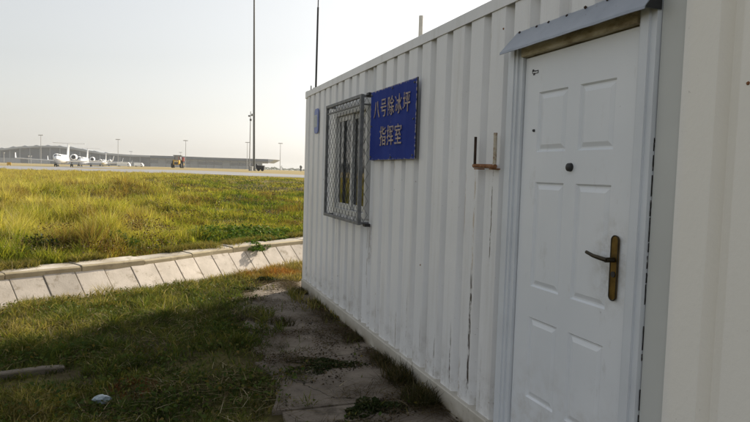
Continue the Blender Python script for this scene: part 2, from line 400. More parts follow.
def np_mesh(name, V, loops, starts, mat, smooth=False):
    me = bpy.data.meshes.new(name); me.vertices.add(len(V)); me.vertices.foreach_set('co', np.ascontiguousarray(V, np.float32).ravel())
    me.loops.add(len(loops)); me.loops.foreach_set('vertex_index', np.ascontiguousarray(loops, np.int32))
    me.polygons.add(len(starts)); me.polygons.foreach_set('loop_start', np.ascontiguousarray(starts, np.int32))
    me.update(calc_edges=True)
    if smooth: me.polygons.foreach_set('use_smooth', np.ones(len(starts), bool))
    me.materials.append(mat); return me
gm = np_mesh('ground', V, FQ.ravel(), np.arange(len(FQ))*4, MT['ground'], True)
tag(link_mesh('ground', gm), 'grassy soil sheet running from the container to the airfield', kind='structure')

# ---------------------------------------------------------------- drain with slabs
drain = empty('drain', (0, 0, 0), label='open concrete drain lined with pale sloping slabs crossing the grass', cat='drain')
SLW = 0.425
k0, k1 = -8, 24
def strip(name, mat, qz, t0, t1, step, parent, thick=.06):
    """one piece of concrete following the drain: qz = [(q, z), ...] profile (closed)"""
    mb = MB(); ts = np.linspace(t0, t1, max(2, int((t1-t0)/step)+1)); n = len(qz)
    for t in ts:
        for q, z in qz:
            x, y = from_tq(t, q); mb.v.append((float(x), float(y), z))
    for i in range(len(ts)-1):
        for j in range(n): mb.f.append((i*n+j, i*n+(j+1) % n, (i+1)*n+(j+1) % n, (i+1)*n+j))
    mb.f.append(tuple(range(n))); mb.f.append(tuple((len(ts)-1)*n+j for j in range(n)))
    return mb.build(name, mat, parent, bevel=.006)
for k in range(k0, k1):
    a = .15+k*SLW; dz = random.uniform(-.008, .008); g0 = random.uniform(.003, .010); g1 = random.uniform(.003, .010)
    strip('slab', MT['slab'], [(-.60, -.62+dz), (-.01, .0+dz), (-.01, -.08+dz), (-.60, -.70+dz)], a+g0, a+SLW-g1, .5, drain)
    strip('slab', MT['slab'], [(QN+.02, -.03+dz), (QN+.5, -.60+dz), (QN+.5, -.68+dz), (QN+.02, -.10+dz)], a+g0, a+SLW-g1, .5, drain)
strip('bed', MT['coping'], [(QN+.4, -.585), (-.50, -.585), (-.50, -.66), (QN+.4, -.66)], .15+k0*SLW, .15+k1*SLW, .4, drain)
strip('joint_fill', MT['joint'], [(-.62, -.636), (-.0, -.012), (-.0, -.10), (-.62, -.70)], .15+k0*SLW, .15+k1*SLW, .4, drain)
for k in range(-3, 11):
    a = .1+k*1.0; dz = random.uniform(-.02, .012); dq = random.uniform(-.012, .012)
    strip('coping_block', MT['coping'], [(.035+dq, .088+dz), (.37, .10+dz), (.37, -.1), (.035+dq, -.1)], a+.006, a+.994, .34, drain)
    strip('kerb_face', MT['kerbface'], [(-.012+dq, .070+dz), (.035+dq, .09+dz), (.035+dq, -.08), (-.012+dq, -.08)], a+.004, a+.996, .34, drain)

# ---------------------------------------------------------------- paving beside the container
pav = empty('paving', (0, 0, 0), kind='structure'); pav['label'] = 'worn dirty concrete paving along the foot of the container'
edges = [(.50, -.12, .9), (-.30, -.78, .5), (-1.25, -.95, .5), (-2.15, -.86, .5), (-3.0, -.92, .5), (-4.05, -1.0, .5), (-5.1, -.95, .5), (-6.2, -.95, .5), (-7.4, -.95, .5)]
for i in range(len(edges)-1):
    ya, xa, _ = edges[i]; yb, xb, _ = edges[i+1]; xr = .9 if i == 0 else .02
    zz = .018+random.uniform(-.006, .006); mb = MB(); pts = []
    for s_ in np.linspace(0, 1, 6):
        yy = ya+(yb-ya)*s_ + (-.008 if s_ == 0 else .008 if s_ == 1 else 0); pts.append((xa+(xb-xa)*s_-.10+random.uniform(-.06, .06), yy, zz))
    poly = [(xr if ya > .1 else .02, ya-.008, zz)]+pts+[(.02, yb+.008, zz)]
    mb.prism([(p[0], p[1], p[2]-.06) for p in poly], (random.uniform(-.004, .004), 0, .06)); mb.build('paving_slab', MT['paving'], pav)

# ---------------------------------------------------------------- container
CL, CW, CH = 12.19, 2.44, 2.59
cont = empty('container_office', (0, 0, 0), label='long white corrugated steel container used as a site office, with a panelled door', cat='container')
PER, DEP = .245, .042
RIB = random.Random(5)
def profile(y0, y1, phase):
    """breakpoints (y, x) of trapezoid corrugation between y0 (far) and y1 (near), y0 > y1. Narrow recesses centred on phase + k*PER"""
    pts = []
    k = int((y1-phase)/PER)-2
    while phase+k*PER < y0+PER:
        c = phase+k*PER+RIB.uniform(-.005, .005); dp = DEP+RIB.uniform(-.004, .004); j1, j2 = RIB.uniform(-.004, .004), RIB.uniform(-.004, .004)
        pts += [(c-.044+j1, RIB.uniform(-.0015, .0015)), (c-.022+j1, dp), (c+.022+j2, dp), (c+.044+j2, RIB.uniform(-.0015, .0015))]; k += 1
    pts.sort(reverse=True)
    ys = [p[0] for p in pts]; xs = [p[1] for p in pts]
    f = lambda y: float(np.interp(-y, [-a for a in ys], xs))
    out = [(y0, f(y0))]+[p for p in pts if y1 < p[0] < y0]+[(y1, f(y1))]
    return out
def corrugated(name, y0, y1, zr, holes, parent, side=1, xoff=0., phase=-4.862):
    br = profile(y0, y1, phase)
    for (a, b, _, _) in holes:
        for yy in (a, b):
            xs = np.interp(-yy, [-p[0] for p in br], [p[1] for p in br]); br.append((yy, float(xs)))
    br = sorted(set(br), reverse=True); mb = MB()
    for (ya, xa), (yb, xb) in zip(br[:-1], br[1:]):
        ym = (ya+yb)/2; zs = [zr]
        for (a, b, za, zb) in holes:
            if b < ym < a:
                nz = []
                for (p, q) in zs:
                    if za > p: nz.append((p, min(q, za)))
                    if zb < q: nz.append((max(p, zb), q))
                zs = nz
        for (p, q) in zs:
            if q-p < 1e-4: continue
            mb.add([(xoff+side*xa, ya, p), (xoff+side*xb, yb, p), (xoff+side*xb, yb, q), (xoff+side*xa, ya, q)], [(0, 1, 2, 3)])
    bmm = mb.mesh(name, MT['wall'])
    bm = bmesh.new(); bm.from_mesh(bmm); bmesh.ops.remove_doubles(bm, verts=bm.verts, dist=1e-4); bm.to_mesh(bmm); bm.free()
    return link_mesh(name, bmm, parent)
DH = (-4.885, -6.069, .15, 2.335)
WH = (-1.43, -2.52, 1.13, 2.21)
corrugated('side_wall', -.075, -6.070, (.146, 2.579), [DH, WH], cont)
corrugated('side_wall', -6.070, -CL+.075, (.146, 2.579), [], cont, phase=-6.268)
corrugated('rear_wall', -.075, -CL+.075, (.146, 2.53), [], cont, -1, CW)
for yy in (-.03, -CL+.03):
    mb = MB(); n = 11
    for i in range(n-1):
        a = .07+(CW-.14)*i/(n-1); b = .07+(CW-.14)*(i+1)/(n-1); s_ = .03*(1 if yy < -1 else -1)
        for (p, q, dp, dq) in ((a, a+.09, 0, 0), (a+.09, a+.12, 0, s_), (a+.12, b-.03, s_, s_), (b-.03, b, s_, 0)):
            mb.add([(p, yy+dp, .146), (q, yy+dq, .146), (q, yy+dq, 2.53), (p, yy+dp, 2.53)], [(0, 1, 2, 3)])
    mb.build('end_wall', MT['wall'], cont)
MB().box((.05, -CL+.03, 2.545), (CW-.05, -.03, 2.575)).build('roof', MT['rail'], cont)
for xx in (-.008, CW-.06):
    s_ = 1 if xx < 1 else -1; xo = -.009 if xx < 1 else CW+.009
    MB().prism([(xo, -CL+.08, 2.520), (xo, -CL+.08, 2.592), (xo+s_*.066, -CL+.08, 2.592), (xo+s_*.066, -CL+.08, 2.582), (xo+s_*.006, -CL+.08, 2.582), (xo+s_*.006, -CL+.08, 2.520)], (0, CL-.16, 0)).build('top_rail', MT['wall'], cont, bevel=.002)
    MB().box((xx-.022, -CL+.11, .004), (xx+.09, -.11, .146)).build('bottom_rail', MT['rail'], cont, bevel=.006)
for yy in (-.07, -CL+.01):
    MB().box((.06, yy, 2.522), (CW-.06, yy+.06, 2.59)).build('end_rail', MT['wall'], cont, bevel=.005)
    MB().box((.09, yy, .004), (CW-.09, yy+.06, .14)).build('end_rail', MT['rail'], cont, bevel=.005)
for xx in (0, CW-.09):
    for yy in (-.085, -CL):
        MB().box((xx-.004, yy, .13), (xx+.09, yy+.085, 2.50)).build('corner_post', MT['wall'], cont, bevel=.008)
        for zz in (.004, 2.50):
            MB().box((xx-.012, yy-.018, zz), (xx+.10, yy+.095, zz+(.128 if zz < 1 else .10))).build('corner_casting', MT['rail'] if zz < 1 else MT['wall'], cont, bevel=.008)
MB().box((.04, -CL+.1, .10), (CW-.04, -.1, .14)).build('floor_panel', MT['black'], cont)

for yy, zz in ((-6.335, .60), (-6.34, 1.9), (-4.80, 2.40), (-3.78, .9)):
    MB().lathe([(-.004, .004), (.001, .007)], 'x', 8, (-.001, yy, zz)).build('rusty_screw', MT['rust'], cont)
# trim board, jambs, head
MB().box((.006, -6.069, .148), (.05, -5.948, 2.50)).build('trim_board', MT['trim'], cont, bevel=.003)
jl = MB()
for (a, b, x) in ((-4.885, -4.925, -.012), (-4.925, -4.962, -.026), (-4.962, -4.985, -.018), (-4.985, -5.018, -.006)):
    jl.box((x, b, .148), (.055, a, 2.29))
jl.build('door_jamb', MT['frame'], cont)
jr = MB()
for (a, b, x) in ((-5.846, -5.872, -.006), (-5.872, -5.915, -.026), (-5.915, -5.945, -.014)):
    jr.box((x, b, .148), (.055, a, 2.29))
jr.build('door_jamb', MT['frame'], cont)
MB().box((-.02, -5.846, 2.202), (.055, -5.018, 2.285)).build('door_head', MT['head'], cont, bevel=.003)
MB().box((-.012, -5.846, .148), (.06, -5.018, .185)).build('door_sill', MT['galv'], cont, bevel=.003)
zz = .16
while zz < 1.75:
    h = random.uniform(.015, .10); wd = random.uniform(.002, .0065) if zz < 1.3 else random.uniform(.0015, .003); oy = random.uniform(-.003, .001)
    if random.random() < (.9 if zz < 1.3 else .7):
        lf = [(.0030, -5.9455+oy+random.uniform(-.001, .001), zz+h*k/5) for k in range(6)]
        rt = [(.0030, -5.9455+oy-wd*random.uniform(.3, 1.2)*(.35 if k in (0, 5) else 1), zz+h*k/5) for k in range(6)]
        MB().prism(lf+rt[::-1], (.005, 0, 0)).build('sealant', MT['sealant'], cont)
    zz += h+random.uniform(.0, .02)
# door leaf with six pressed panels
DY0, DY1, DZ0, DZ1 = -5.024, -5.840, .192, 2.196
yb = [DY0, -5.150, -5.385, -5.475, -5.712, DY1]; zb = [DZ0, .41, .838, 1.0, 1.545, 1.70, 2.006, DZ1]
bm = bmesh.new()
grid = [[bm.verts.new((.012, y, z)) for z in zb] for y in yb]
pan = []
for i in range(len(yb)-1):
    for j in range(len(zb)-1):
        fc = bm.faces.new((grid[i][j], grid[i][j+1], grid[i+1][j+1], grid[i+1][j]))
        if i in (1, 3) and j in (1, 3, 5): pan.append(fc)
bm.normal_update()
bm.faces.ensure_lookup_table(); sgn = 1 if bm.faces[0].normal.x < 0 else -1
if sgn < 0: bmesh.ops.reverse_faces(bm, faces=bm.faces[:])
bm.normal_update()
for fc in pan:
    bmesh.ops.inset_individual(bm, faces=[fc], thickness=.012, depth=-.010)
    bmesh.ops.inset_individual(bm, faces=[fc], thickness=.010, depth=0)
    bmesh.ops.inset_individual(bm, faces=[fc], thickness=.030, depth=.008)
r_ = bmesh.ops.extrude_edge_only(bm, edges=[e for e in bm.edges if e.is_boundary])
for v in [g for g in r_['geom'] if isinstance(g, bmesh.types.BMVert)]: v.co.x += .04
dm = bpy.data.meshes.new('door'); bm.to_mesh(dm); bm.free(); dm.materials.append(MT['door'])
door = link_mesh('door', dm, cont)
# handle
HX = -5.765
hp = MB(); ring = []
for k in range(24):
    a = 2*math.pi*k/24; cy_ = math.cos(a)*.021; cz = math.sin(a)*.021+(.118 if math.sin(a) >= 0 else -.118); ring.append((.012, HX+cy_, 1.192+cz))
hp.prism(ring, (-.011, 0, 0)); hplate = hp.build('handle_plate', MT['brass'], door, bevel=.003)
rim = MB()
for k in range(24):
    p, q = Vector(ring[k]), Vector(ring[(k+1) % 24]); rim.tube([p+Vector((-.0105, 0, 0)), q+Vector((-.0105, 0, 0))], .0032, 6, False)
rim.build('handle_rim', MT['bronze'], door)
MB().tube([(.004, HX, 1.228), (-.045, HX, 1.228)], .011, 12).tube([(-.042, HX-.006, 1.228), (-.046, HX+.03, 1.232), (-.046, HX+.075, 1.236), (-.042, HX+.125, 1.246)], [.010, .0095, .0085, .0075], 10).build('handle_lever', MT['bronze'], door, smooth=True)
MB().lathe([(-.002, .013), (.006, .013)], 'x', 16, (.0, HX, 1.165)).build('keyhole', MT['black'], door)
MB().lathe([(-.006, .013), (-.003, .019), (.012, .021)], 'x', 18, (0, -5.432, 1.622)).build('lock_cylinder', MT['black'], door, smooth=True)
MB().lathe([(.004, .006), (.012, .008)], 'x', 12, (0, -5.122, 1.812)).build('peephole', MT['black'], door)
stk = MB()     # small printed mark: a key-like outline in black
def mark(y, z, a, b): stk.box((.0105, y-b/2, z-a/2), (.0118, y+b/2, z+a/2))
for dy, dz, a, b in ((0, 0, .018, .004), (-.012, .004, .006, .022), (-.036, .002, .005, .03), (-.05, -.004, .014, .005), (-.036, -.010, .004, .028), (-.015, -.012, .012, .016), (-.006, .008, .010, .012)):
    mark(-5.085+dy, 2.118+dz, a, b)
stk.build('printed_mark', MT['black'], door)
# awning
AY0, AY1 = -4.945, -5.955
aw = MB(); n = 14
prof = [(.004, 2.352), (-.004, 2.345), (-.088, 2.238), (-.090, 2.226)]
vv = []
for i in range(n+1):
    y = AY0+(AY1-AY0)*i/n; wv = .0012*math.sin(i*1.7)+.001*math.sin(i*3.1)
    for j, (x, z) in enumerate(prof): vv.append((x+(wv*.5 if j > 1 else 0), y+(.03 if (i == 0 and j > 1) else 0), z+(wv if j > 1 else 0)))
ff = [(i*4+j, i*4+j+1, (i+1)*4+j+1, (i+1)*4+j) for i in range(n) for j in range(3)]
aw.add(vv, ff)
ao = aw.build('awning', MT['awning'], cont); md = ao.modifiers.new('t', 'SOLIDIFY'); md.thickness = .004; md.offset = -1
MB().add([(-.001, AY1+.003, 2.345), (-.086, AY1+.003, 2.232), (-.001, AY1+.003, 2.232), (-.001, AY1+.007, 2.345), (-.086, AY1+.007, 2.232), (-.001, AY1+.007, 2.232)], [(0, 1, 2), (5, 4, 3), (0, 3, 4, 1), (1, 4, 5, 2), (2, 5, 3, 0)]).build('end_plate', MT['black'], ao)
for k in range(8):
    y = AY0-.05-k*.128+random.uniform(-.02, .02); z = 2.343+random.uniform(-.006, .004)
    MB().tube([(.0, y, z-.006), (-.012, y, z+.004)], [.008, .006], 6).build('screw', MT['darkrust'], ao)

# window with its sashes
win = empty('window', (0, 0, 0)); win.parent = cont
WY0, WY1, WZ0, WZ1 = -1.43, -2.52, 1.13, 2.21
def frame(name, y0, y1, z0, z1, x0, x1, t, mat, parent, bv=.004):
    mb = MB(); mb.box((x0, y1, z0), (x1, y1+t, z1)); mb.box((x0, y0-t, z0), (x1, y0, z1))
    mb.box((x0+.001, y1+t, z0), (x1-.001, y0-t, z0+t)); mb.box((x0+.001, y1+t, z1-t), (x1-.001, y0-t, z1)); return mb.build(name, mat, parent, bevel=bv)
frame('window_frame', WY0, WY1, WZ0, WZ1, -.012, .07, .055, MT['upvc'], win)
for a, b, x in ((WY0-.056, -2.0, .012), (-1.945, WY1+.056, .034)):
    frame('sash', a, b, WZ0+.056, WZ1-.056, x, x+.02, .055, MT['upvc'], win)
    MB().box((x+.008, b+.05, WZ0+.10), (x+.014, a-.05, WZ1-.10)).build('pane', MT['glass'], win)
# protruding grille
gr = empty('window_grille', (0, 0, 0)); gr.parent = cont
GX, GY0, GY1, GZ0, GZ1 = -.085, -1.385, -2.565, 1.10, 2.262
def bar(a, b, t, mat=None, name='bar'):
    a = Vector(a); b = Vector(b); lo = [min(a[i], b[i])-t/2 for i in range(3)]; hi = [max(a[i], b[i])+t/2 for i in range(3)]
    return MB().box(lo, hi).build(name, mat or MT['grille'], gr, bevel=.002)
B = .028
bar((GX, GY0, GZ0+B), (GX, GY0, GZ1-B), B); bar((GX, GY1, GZ0+B), (GX, GY1, GZ1-B), .034)
bar((GX, GY0, GZ0), (GX, GY1, GZ0), B+.002); bar((GX, GY0, GZ1), (GX, GY1, GZ1), B+.002); bar((GX, GY0-.03, GZ1-.075), (GX, GY1+.03, GZ1-.075), .016)
for yy in (GY0, GY1):
    for z_ in (GZ0, GZ1): bar((GX+.017, yy, z_), (.0, yy, z_), .022)
bar((GX+.02, GY1, GZ1-.075), (-.002, GY1, GZ1-.075), .014)
for z_ in (GZ0-.012, GZ1+.012):
    MB().box((-.05, GY1-.075, z_-.014), (.002, GY1-.012, z_+.014)).build('wall_bracket', MT['black'], gr, bevel=.003)
MB().box((-.05, GY0-.28, GZ0-.032), (.002, GY0-.24, GZ0-.012)).build('wall_bracket', MT['black'], gr, bevel=.003)
# diamond mesh: crossing wires
ms = MB(); dy_, dz_ = .10, .105
ny = int((GY0-GY1-.05)/dy_); nz = int((GZ1-GZ0-.12)/dz_)
def wires(plane, u0, u1, z0, z1, du, dz, rad):
    nu = max(1, round((u1-u0)/du)); nz = max(1, round((z1-z0)/dz)); du = (u1-u0)/nu; dz = (z1-z0)/nz
    for i in range(nu):
        for j in range(nz):
            c = (u0+(i+.5)*du, z0+(j+.5)*dz)
            for s_ in ((-1, 0, 0, 1), (0, 1, 1, 0), (1, 0, 0, -1), (0, -1, -1, 0)):
                p = (c[0]+s_[0]*du/2, c[1]+s_[1]*dz/2); q = (c[0]+s_[2]*du/2, c[1]+s_[3]*dz/2)
                P = (plane, p[0], p[1]) if not callable(plane) else plane(*p); Q_ = (plane, q[0], q[1]) if not callable(plane) else plane(*q)
                ms.tube([P, Q_], rad, 4, False)
wires(GX+.004, GY1+.016, GY0-.014, GZ0+.014, GZ1-.014, dy_, dz_, .0021)
mo = ms.build('diamond_mesh', MT['darkgrey'], gr)
ms = MB(); wires(lambda a, b: (a, GY1+.004, b), GX+.012, -.002, GZ0+.014, GZ1-.014, .075, .125, .0017); ms.build('diamond_mesh', MT['darkgrey'], gr)

# ---------------------------------------------------------------- things on the container
def text_mesh(body, size, name):
    cu = bpy.data.curves.new(name, 'FONT'); cu.body = body; cu.size = size; cu.align_x = 'CENTER'; cu.align_y = 'CENTER'; cu.extrude = .0015; cu.resolution_u = 3; cu.offset = size*.004
    o = bpy.data.objects.new(name, cu); COL.objects.link(o)
    dg = bpy.context.evaluated_depsgraph_get(); me = bpy.data.meshes.new_from_object(o.evaluated_get(dg)); bpy.data.objects.remove(o); return me
sign = empty('wall_sign', (-.036, -3.18, 1.978), label='blue sign board with two rows of faded Chinese characters on the container wall', cat='sign')
for a, b in ((.505, .001), (-.001, -.505)):
    mb = MB(); n = 8
    for i in range(n+1):
        y = a+(b-a)*i/n; xw = .0012*math.sin(i*2.2+a*9)
        for z in (-.298, .302): mb.v += [(xw, y, z), (xw+.004, y, z)]
    for i in range(n):
        o_ = i*4; mb.f += [(o_, o_+4, o_+6, o_+2), (o_+1, o_+3, o_+7, o_+5), (o_, o_+1, o_+5, o_+4), (o_+2, o_+6, o_+7, o_+3)]
    mb.f += [(0, 2, 3, 1), (n*4, n*4+1, n*4+3, n*4+2)]
    mb.build('sheet', MT['sign'], sign)
MB().box((.006, -.503, -.295), (.014, -.49, .306)).build('batten', MT['black'], sign); MB().box((.008, .46, -.30), (.034, .49, .30)).build('batten', MT['black'], sign)
MB().box((.009, -.03, -.30), (.034, .0, .30)).build('batten', MT['black'], sign)
for (txt, yc, zc, pitch, sz) in (('\u516b\u53f7\u9664\u51b0\u576a', .0, .128, .166, .150), ('\u6307\u6325\u5ba4', -.005, -.112, .170, .158)):
    for i, ch in enumerate(txt):
        me = text_mesh(ch, sz, 'character'); me.materials.append(MT['letter'])
        o = link_mesh('character', me, sign); yy = yc-(i-(len(txt)-1)/2)*pitch
        o.matrix_local = Matrix(((0, 0, -1, -.0068), (-1, 0, 0, yy), (0, 1.12, 0, zc), (0, 0, 0, 1)))
for y, z in ((.47, .27), (.47, -.27), (-.47, .27), (-.47, -.27), (-.02, .28), (-.02, -.28), (-.47, 0), (.47, 0)):
    MB().lathe([(-.006, .006), (.003, .008)], 'x', 8, (-.004, y, z)).build('screw', MT['darkgrey'], sign)
pl = empty('number_plaque', (-.008, -.60, 2.175), label='small blue rounded number plaque near the far top corner of the container', cat='plaque')
def rrect(w_, h_, r, x, n=5):
    p = []
    for cx, cz, a0 in ((w_/2-r, h_/2-r, 0), (-w_/2+r, h_/2-r, 90), (-w_/2+r, -h_/2+r, 180), (w_/2-r, -h_/2+r, 270)):
        for k in range(n): a = R(a0+90*k/(n-1)); p.append((x, cx+r*math.cos(a), cz+r*math.sin(a)))
    return p
MT['plblue'] = plain('plaque_blue', (.02, .07, .34), .35, var=.2, scale=30); MT['plpale'] = plain('plaque_glare', (.36, .40, .42), .5, var=.2, scale=30)
MB().prism(rrect(.19, .30, .05, .004), (-.008, 0, 0)).build('plate', MT['plblue'], pl, bevel=.002)
MB().prism(rrect(.09, .15, .02, -.0045), (-.001, .045, 0)).build('painted_glare', MT['plpale'], pl)  # pale patch is glare on the plate, painted as colour
br = empty('pipe_bracket', (0, 0, 0), label='rusty U-shaped pipe bracket fixed to the wall left of the door', cat='bracket')
MB().tube([(-.045, -4.61, 1.80), (-.045, -4.612, 1.625)], .0085, 8).build('rod', MT['darkrust'], br)
MB().tube([(-.045, -4.835, 1.812), (-.045, -4.838, 1.65), (-.044, -4.832, 1.632)], .0105, 10).build('pipe', MT['palerust'], br, smooth=True)
MB().tube([(-.044, -4.60, 1.628), (-.044, -4.845, 1.624)], .0125, 10).build('cross_bar', MT['rust'], br, smooth=True)
for y in (-4.625, -4.80):
    MB().box((-.046, y-.02, 1.606), (.004, y+.02, 1.614)).build('bolt_lug', MT['rust'], br)
an = empty('whip_antenna', (.03, -.38, 2.592), label='thin dark whip antenna standing at the far corner of the container roof', cat='antenna')
MB().tube([(0, 0, 0), (0.004, 0, 1.0)], [.013, .012], 8).build('lower_pole', MT['black'], an); MB().tube([(.004, 0, 1.0), (.02, 0, 2.4)], [.007, .004], 8).build('whip', MT['black'], an)
MB().box((-.03, -.03, -.0), (.03, .03, .012)).build('base_plate', MT['galv'], an)
st = empty('vent_pipe', (.6, -2.27, 2.575), label='short grey vent pipe sticking up from the container roof', cat='pipe')
MB().tube([(0, 0, 0), (0, 0, .545)], .021, 10).build('pipe', MT['whitepipe'], st, smooth=True); MB().lathe([(0, .05), (.012, .05), (.03, .024)], 'z', 12).build('flange', MT['galv'], st)
cs = empty('roof_stud', (.03, -.13, 2.592), label='small dark stud on the far top corner of the container', cat='stud')
MB().tube([(0, 0, 0), (0, 0, .07)], [.012, .008], 8).build('stud', MT['galv'], cs)

# ---------------------------------------------------------------- small things in the near grass
def kerbstone():
    k = empty('broken_kerbstone', (-2.72, -2.93, 0), label='old concrete kerbstone half buried in the shaded grass', cat='kerbstone')
    mb = MB(); a = Vector((-.75, -.13, 0)); b = Vector((.24, .12, 0)); d = (b-a).normalized(); s_ = Vector((-d.y, d.x, 0))*.04
    n = 7; vv = []
    for i in range(n+1):
        p = a+(b-a)*i/n; h = .055+random.uniform(-.004, .004)-(.012 if i == n else 0)
        for (o_, z) in ((s_, -.05), (s_, h), (-s_, h), (-s_, -.05)): vv.append(p+o_+Vector((0, 0, z)))
    ff = [(i*4+j, i*4+(j+1) % 4, (i+1)*4+(j+1) % 4, (i+1)*4+j) for i in range(n) for j in range(4)]+[(0, 1, 2, 3), (n*4, n*4+3, n*4+2, n*4+1)]
    mb.add(vv, ff).build('stone', MT['oldkerb'], k, bevel=.008)
kerbstone()
bm = bmesh.new(); bmesh.ops.create_icosphere(bm, subdivisions=2, radius=1)
for v in bm.verts:
    v.co = Vector((v.co.x*.055, v.co.y*.035, v.co.z*.03))*(.75+.5*random.random())
lm = bpy.data.meshes.new('crumpled_wrapper'); bm.to_mesh(lm); bm.free(); lm.materials.append(plain('pale_blue_wrapper', (.26, .32, .36), .4, var=.35, scale=40))
tag(link_mesh('crumpled_wrapper', lm, None, (-2.16, -3.63, .05), (0.2, .1, .5)), 'crumpled pale blue wrapper lying in the shaded grass', 'litter')

# ---------------------------------------------------------------- vegetation
def blades(name, P, h, w_, col, mat, lean=.5, flat=0.0, label=None, parent=None):
    n = len(P); yaw = RNG.uniform(0, 2*np.pi, n); b = RNG.uniform(0, 2*np.pi, n); L = np.abs(RNG.normal(lean, lean*.45, n))
    h = np.broadcast_to(h, n).astype(float); w_ = np.broadcast_to(w_, n).astype(float)
    side = np.stack([np.cos(yaw), np.sin(yaw), 0*yaw], 1)*w_[:, None]*.5
    ld = np.stack([np.cos(b), np.sin(b), 0*b], 1)*(L*h)[:, None]
    up = np.zeros((n, 3)); up[:, 2] = h/np.sqrt(1+L**2)*(1-flat)
    V = np.empty((n, 5, 3)); V[:, 0] = P-side; V[:, 1] = P+side
    m_ = P+up*.58+ld*.36; V[:, 2] = m_-side*.8; V[:, 3] = m_+side*.8; V[:, 4] = P+up+ld
    base = (np.arange(n)*5)[:, None]
    loops = (base+np.array([[0, 1, 3, 2, 2, 3, 4]])).ravel()
    starts = ((np.arange(n)*7)[:, None]+np.array([[0, 4]])).ravel()
    me = np_mesh(name, V.reshape(-1, 3), loops, starts, mat)
    at = me.attributes.new('col', 'FLOAT_COLOR', 'POINT'); c4 = np.ones((n, 5, 4), np.float32); c4[:, :, :3] = col[:, None, :]
    at.data.foreach_set('color', c4.ravel())
    o = link_mesh(name, me, parent)
    tag(o, label, kind='stuff')
    return o
def leaves(name, P, s_, col, mat, up_bias=.6, label=None, parent=None, kind='stuff'):
    n = len(P); nr = RNG.normal(0, 1, (n, 3)); nr[:, 2] = np.abs(nr[:, 2])+up_bias; nr /= np.linalg.norm(nr, axis=1)[:, None]
    a = np.cross(nr, RNG.normal(0, 1, (n, 3))); a /= np.linalg.norm(a, axis=1)[:, None]; b = np.cross(nr, a); s_ = np.broadcast_to(s_, n)[:, None]
    V = np.empty((n, 5, 3)); V[:, 0] = P-a*s_*.6; V[:, 1] = P+b*s_*.42-a*s_*.1+nr*s_*.12; V[:, 2] = P+a*s_*.65-nr*s_*.1; V[:, 3] = P-b*s_*.42-a*s_*.1+nr*s_*.12; V[:, 4] = P
    base = (np.arange(n)*5)[:, None]; loops = (base+np.array([[0, 1, 4, 1, 2, 4, 2, 3, 4, 3, 0, 4]])).ravel(); starts = np.arange(n*4)*3
    me = np_mesh(name, V.reshape(-1, 3), loops, starts, mat); at = me.attributes.new('col', 'FLOAT_COLOR', 'POINT'); c4 = np.ones((n, 5, 4), np.float32); c4[:, :, :3] = col[:, None, :]
    at.data.foreach_set('color', c4.ravel()); o = link_mesh(name, me, parent)
    if label or kind: tag(o, label, kind=kind)
    return o
def cmix(t, stops):
    t = np.clip(t, 0, 1); xs = [s_[0] for s_ in stops]; return np.stack([np.interp(t, xs, [s_[1][k] for s_ in stops]) for k in range(3)], 1)

# lawn on the near side of the drain
def pave_edge(y): return np.interp(-np.asarray(y), [-e[0] for e in edges], [e[1] for e in edges])
def lawn_pts(n, x0, x1, y0, y1):
    x = RNG.uniform(x0, x1, n); y = RNG.uniform(y0, y1, n); t, q = tq(x, y)
    ok = q < QN+.06
    pe = pave_edge(y)+(vnoise(x, y, .35, 21)-.5)*.7+(vnoise(x, y, .12, 22)-.5)*.3
    on = (x > pe) & (y < .75)
    ok &= ~(on & (RNG.random(n) > .012+.5*sst(.72, .82, vnoise(x, y, .22, 23))))
    ok &= ~((x > -.02) & (y < .02))
    bare = vnoise(x, y, .5, 33); ok &= RNG.random(n) < (.15+1.15*bare)*(.45+.9*vnoise(x, y, .11, 34))
    # bare strip by the old kerbstone
    ok &= ~((np.abs((x+2.9)*.25-(y+3.12)) < .10) & (x < -2.35) & (RNG.random(n) < .8))
    ok &= ~((np.hypot((x+.35)/.4, (y-.25)/.28) < 1) & (RNG.random(n) < .8))
    x, y = x[ok], y[ok]; return np.stack([x, y, terrain(x, y)], 1)
P1 = lawn_pts(420000, -6.2, 1.6, -5.2, 4.8)
dd = (P1[:, 0]-CAM[0])*FH[0]+(P1[:, 1]-CAM[1])*FH[1]
g = .55*vnoise(P1[:, 0], P1[:, 1], .9, 41)+.45*vnoise(P1[:, 0], P1[:, 1], .28, 42)
tt, qq = tq(P1[:, 0], P1[:, 1])
dry = np.exp(-(((P1[:, 0]+.25)/.75)**2+((P1[:, 1]-1.15)/.55)**2))*.9*vnoise(P1[:, 0], P1[:, 1], .2, 46)*1.6
tone = np.clip(g*1.15-.06+.26*sst(-3.2, -1.9, qq)-.14*sst(-1.5, -3.0, P1[:, 1])+RNG.normal(0, .2, len(P1)), 0, 1)  # sunlight put into the colour: yellower, paler tone on the sunlit strip by the drain
colr = cmix(tone, [(0, (.040, .062, .014)), (.35, (.075, .095, .020)), (.65, (.145, .140, .032)), (.85, (.22, .18, .055)), (1, (.30, .24, .11))])
colr = colr*(1-np.clip(dry, 0, 1)[:, None])+np.array([.24, .11, .035])*np.clip(dry, 0, 1)[:, None]
red = (RNG.random(len(P1)) < .5) & (np.hypot((P1[:, 0]+1.97), (P1[:, 1]+3.36)*.8) < .17); colr[red] = (.12, .05, .02)
gl_ = vnoise(P1[:, 0], P1[:, 1], .07, 47); colr = np.minimum(colr*(.4+1.25*gl_)[:, None]*np.array([.98, 1.0, .95]), .6)  # fine noise paints the shade of the gaps into the lawn colour
hh = (.022+.05*g+.045*gl_+.03*RNG.random(len(P1)))*(1+.7*sst(.62, .8, vnoise(P1[:, 0], P1[:, 1], .22, 48)))*np.where(qq > -2.6, 1.15, 1.0)
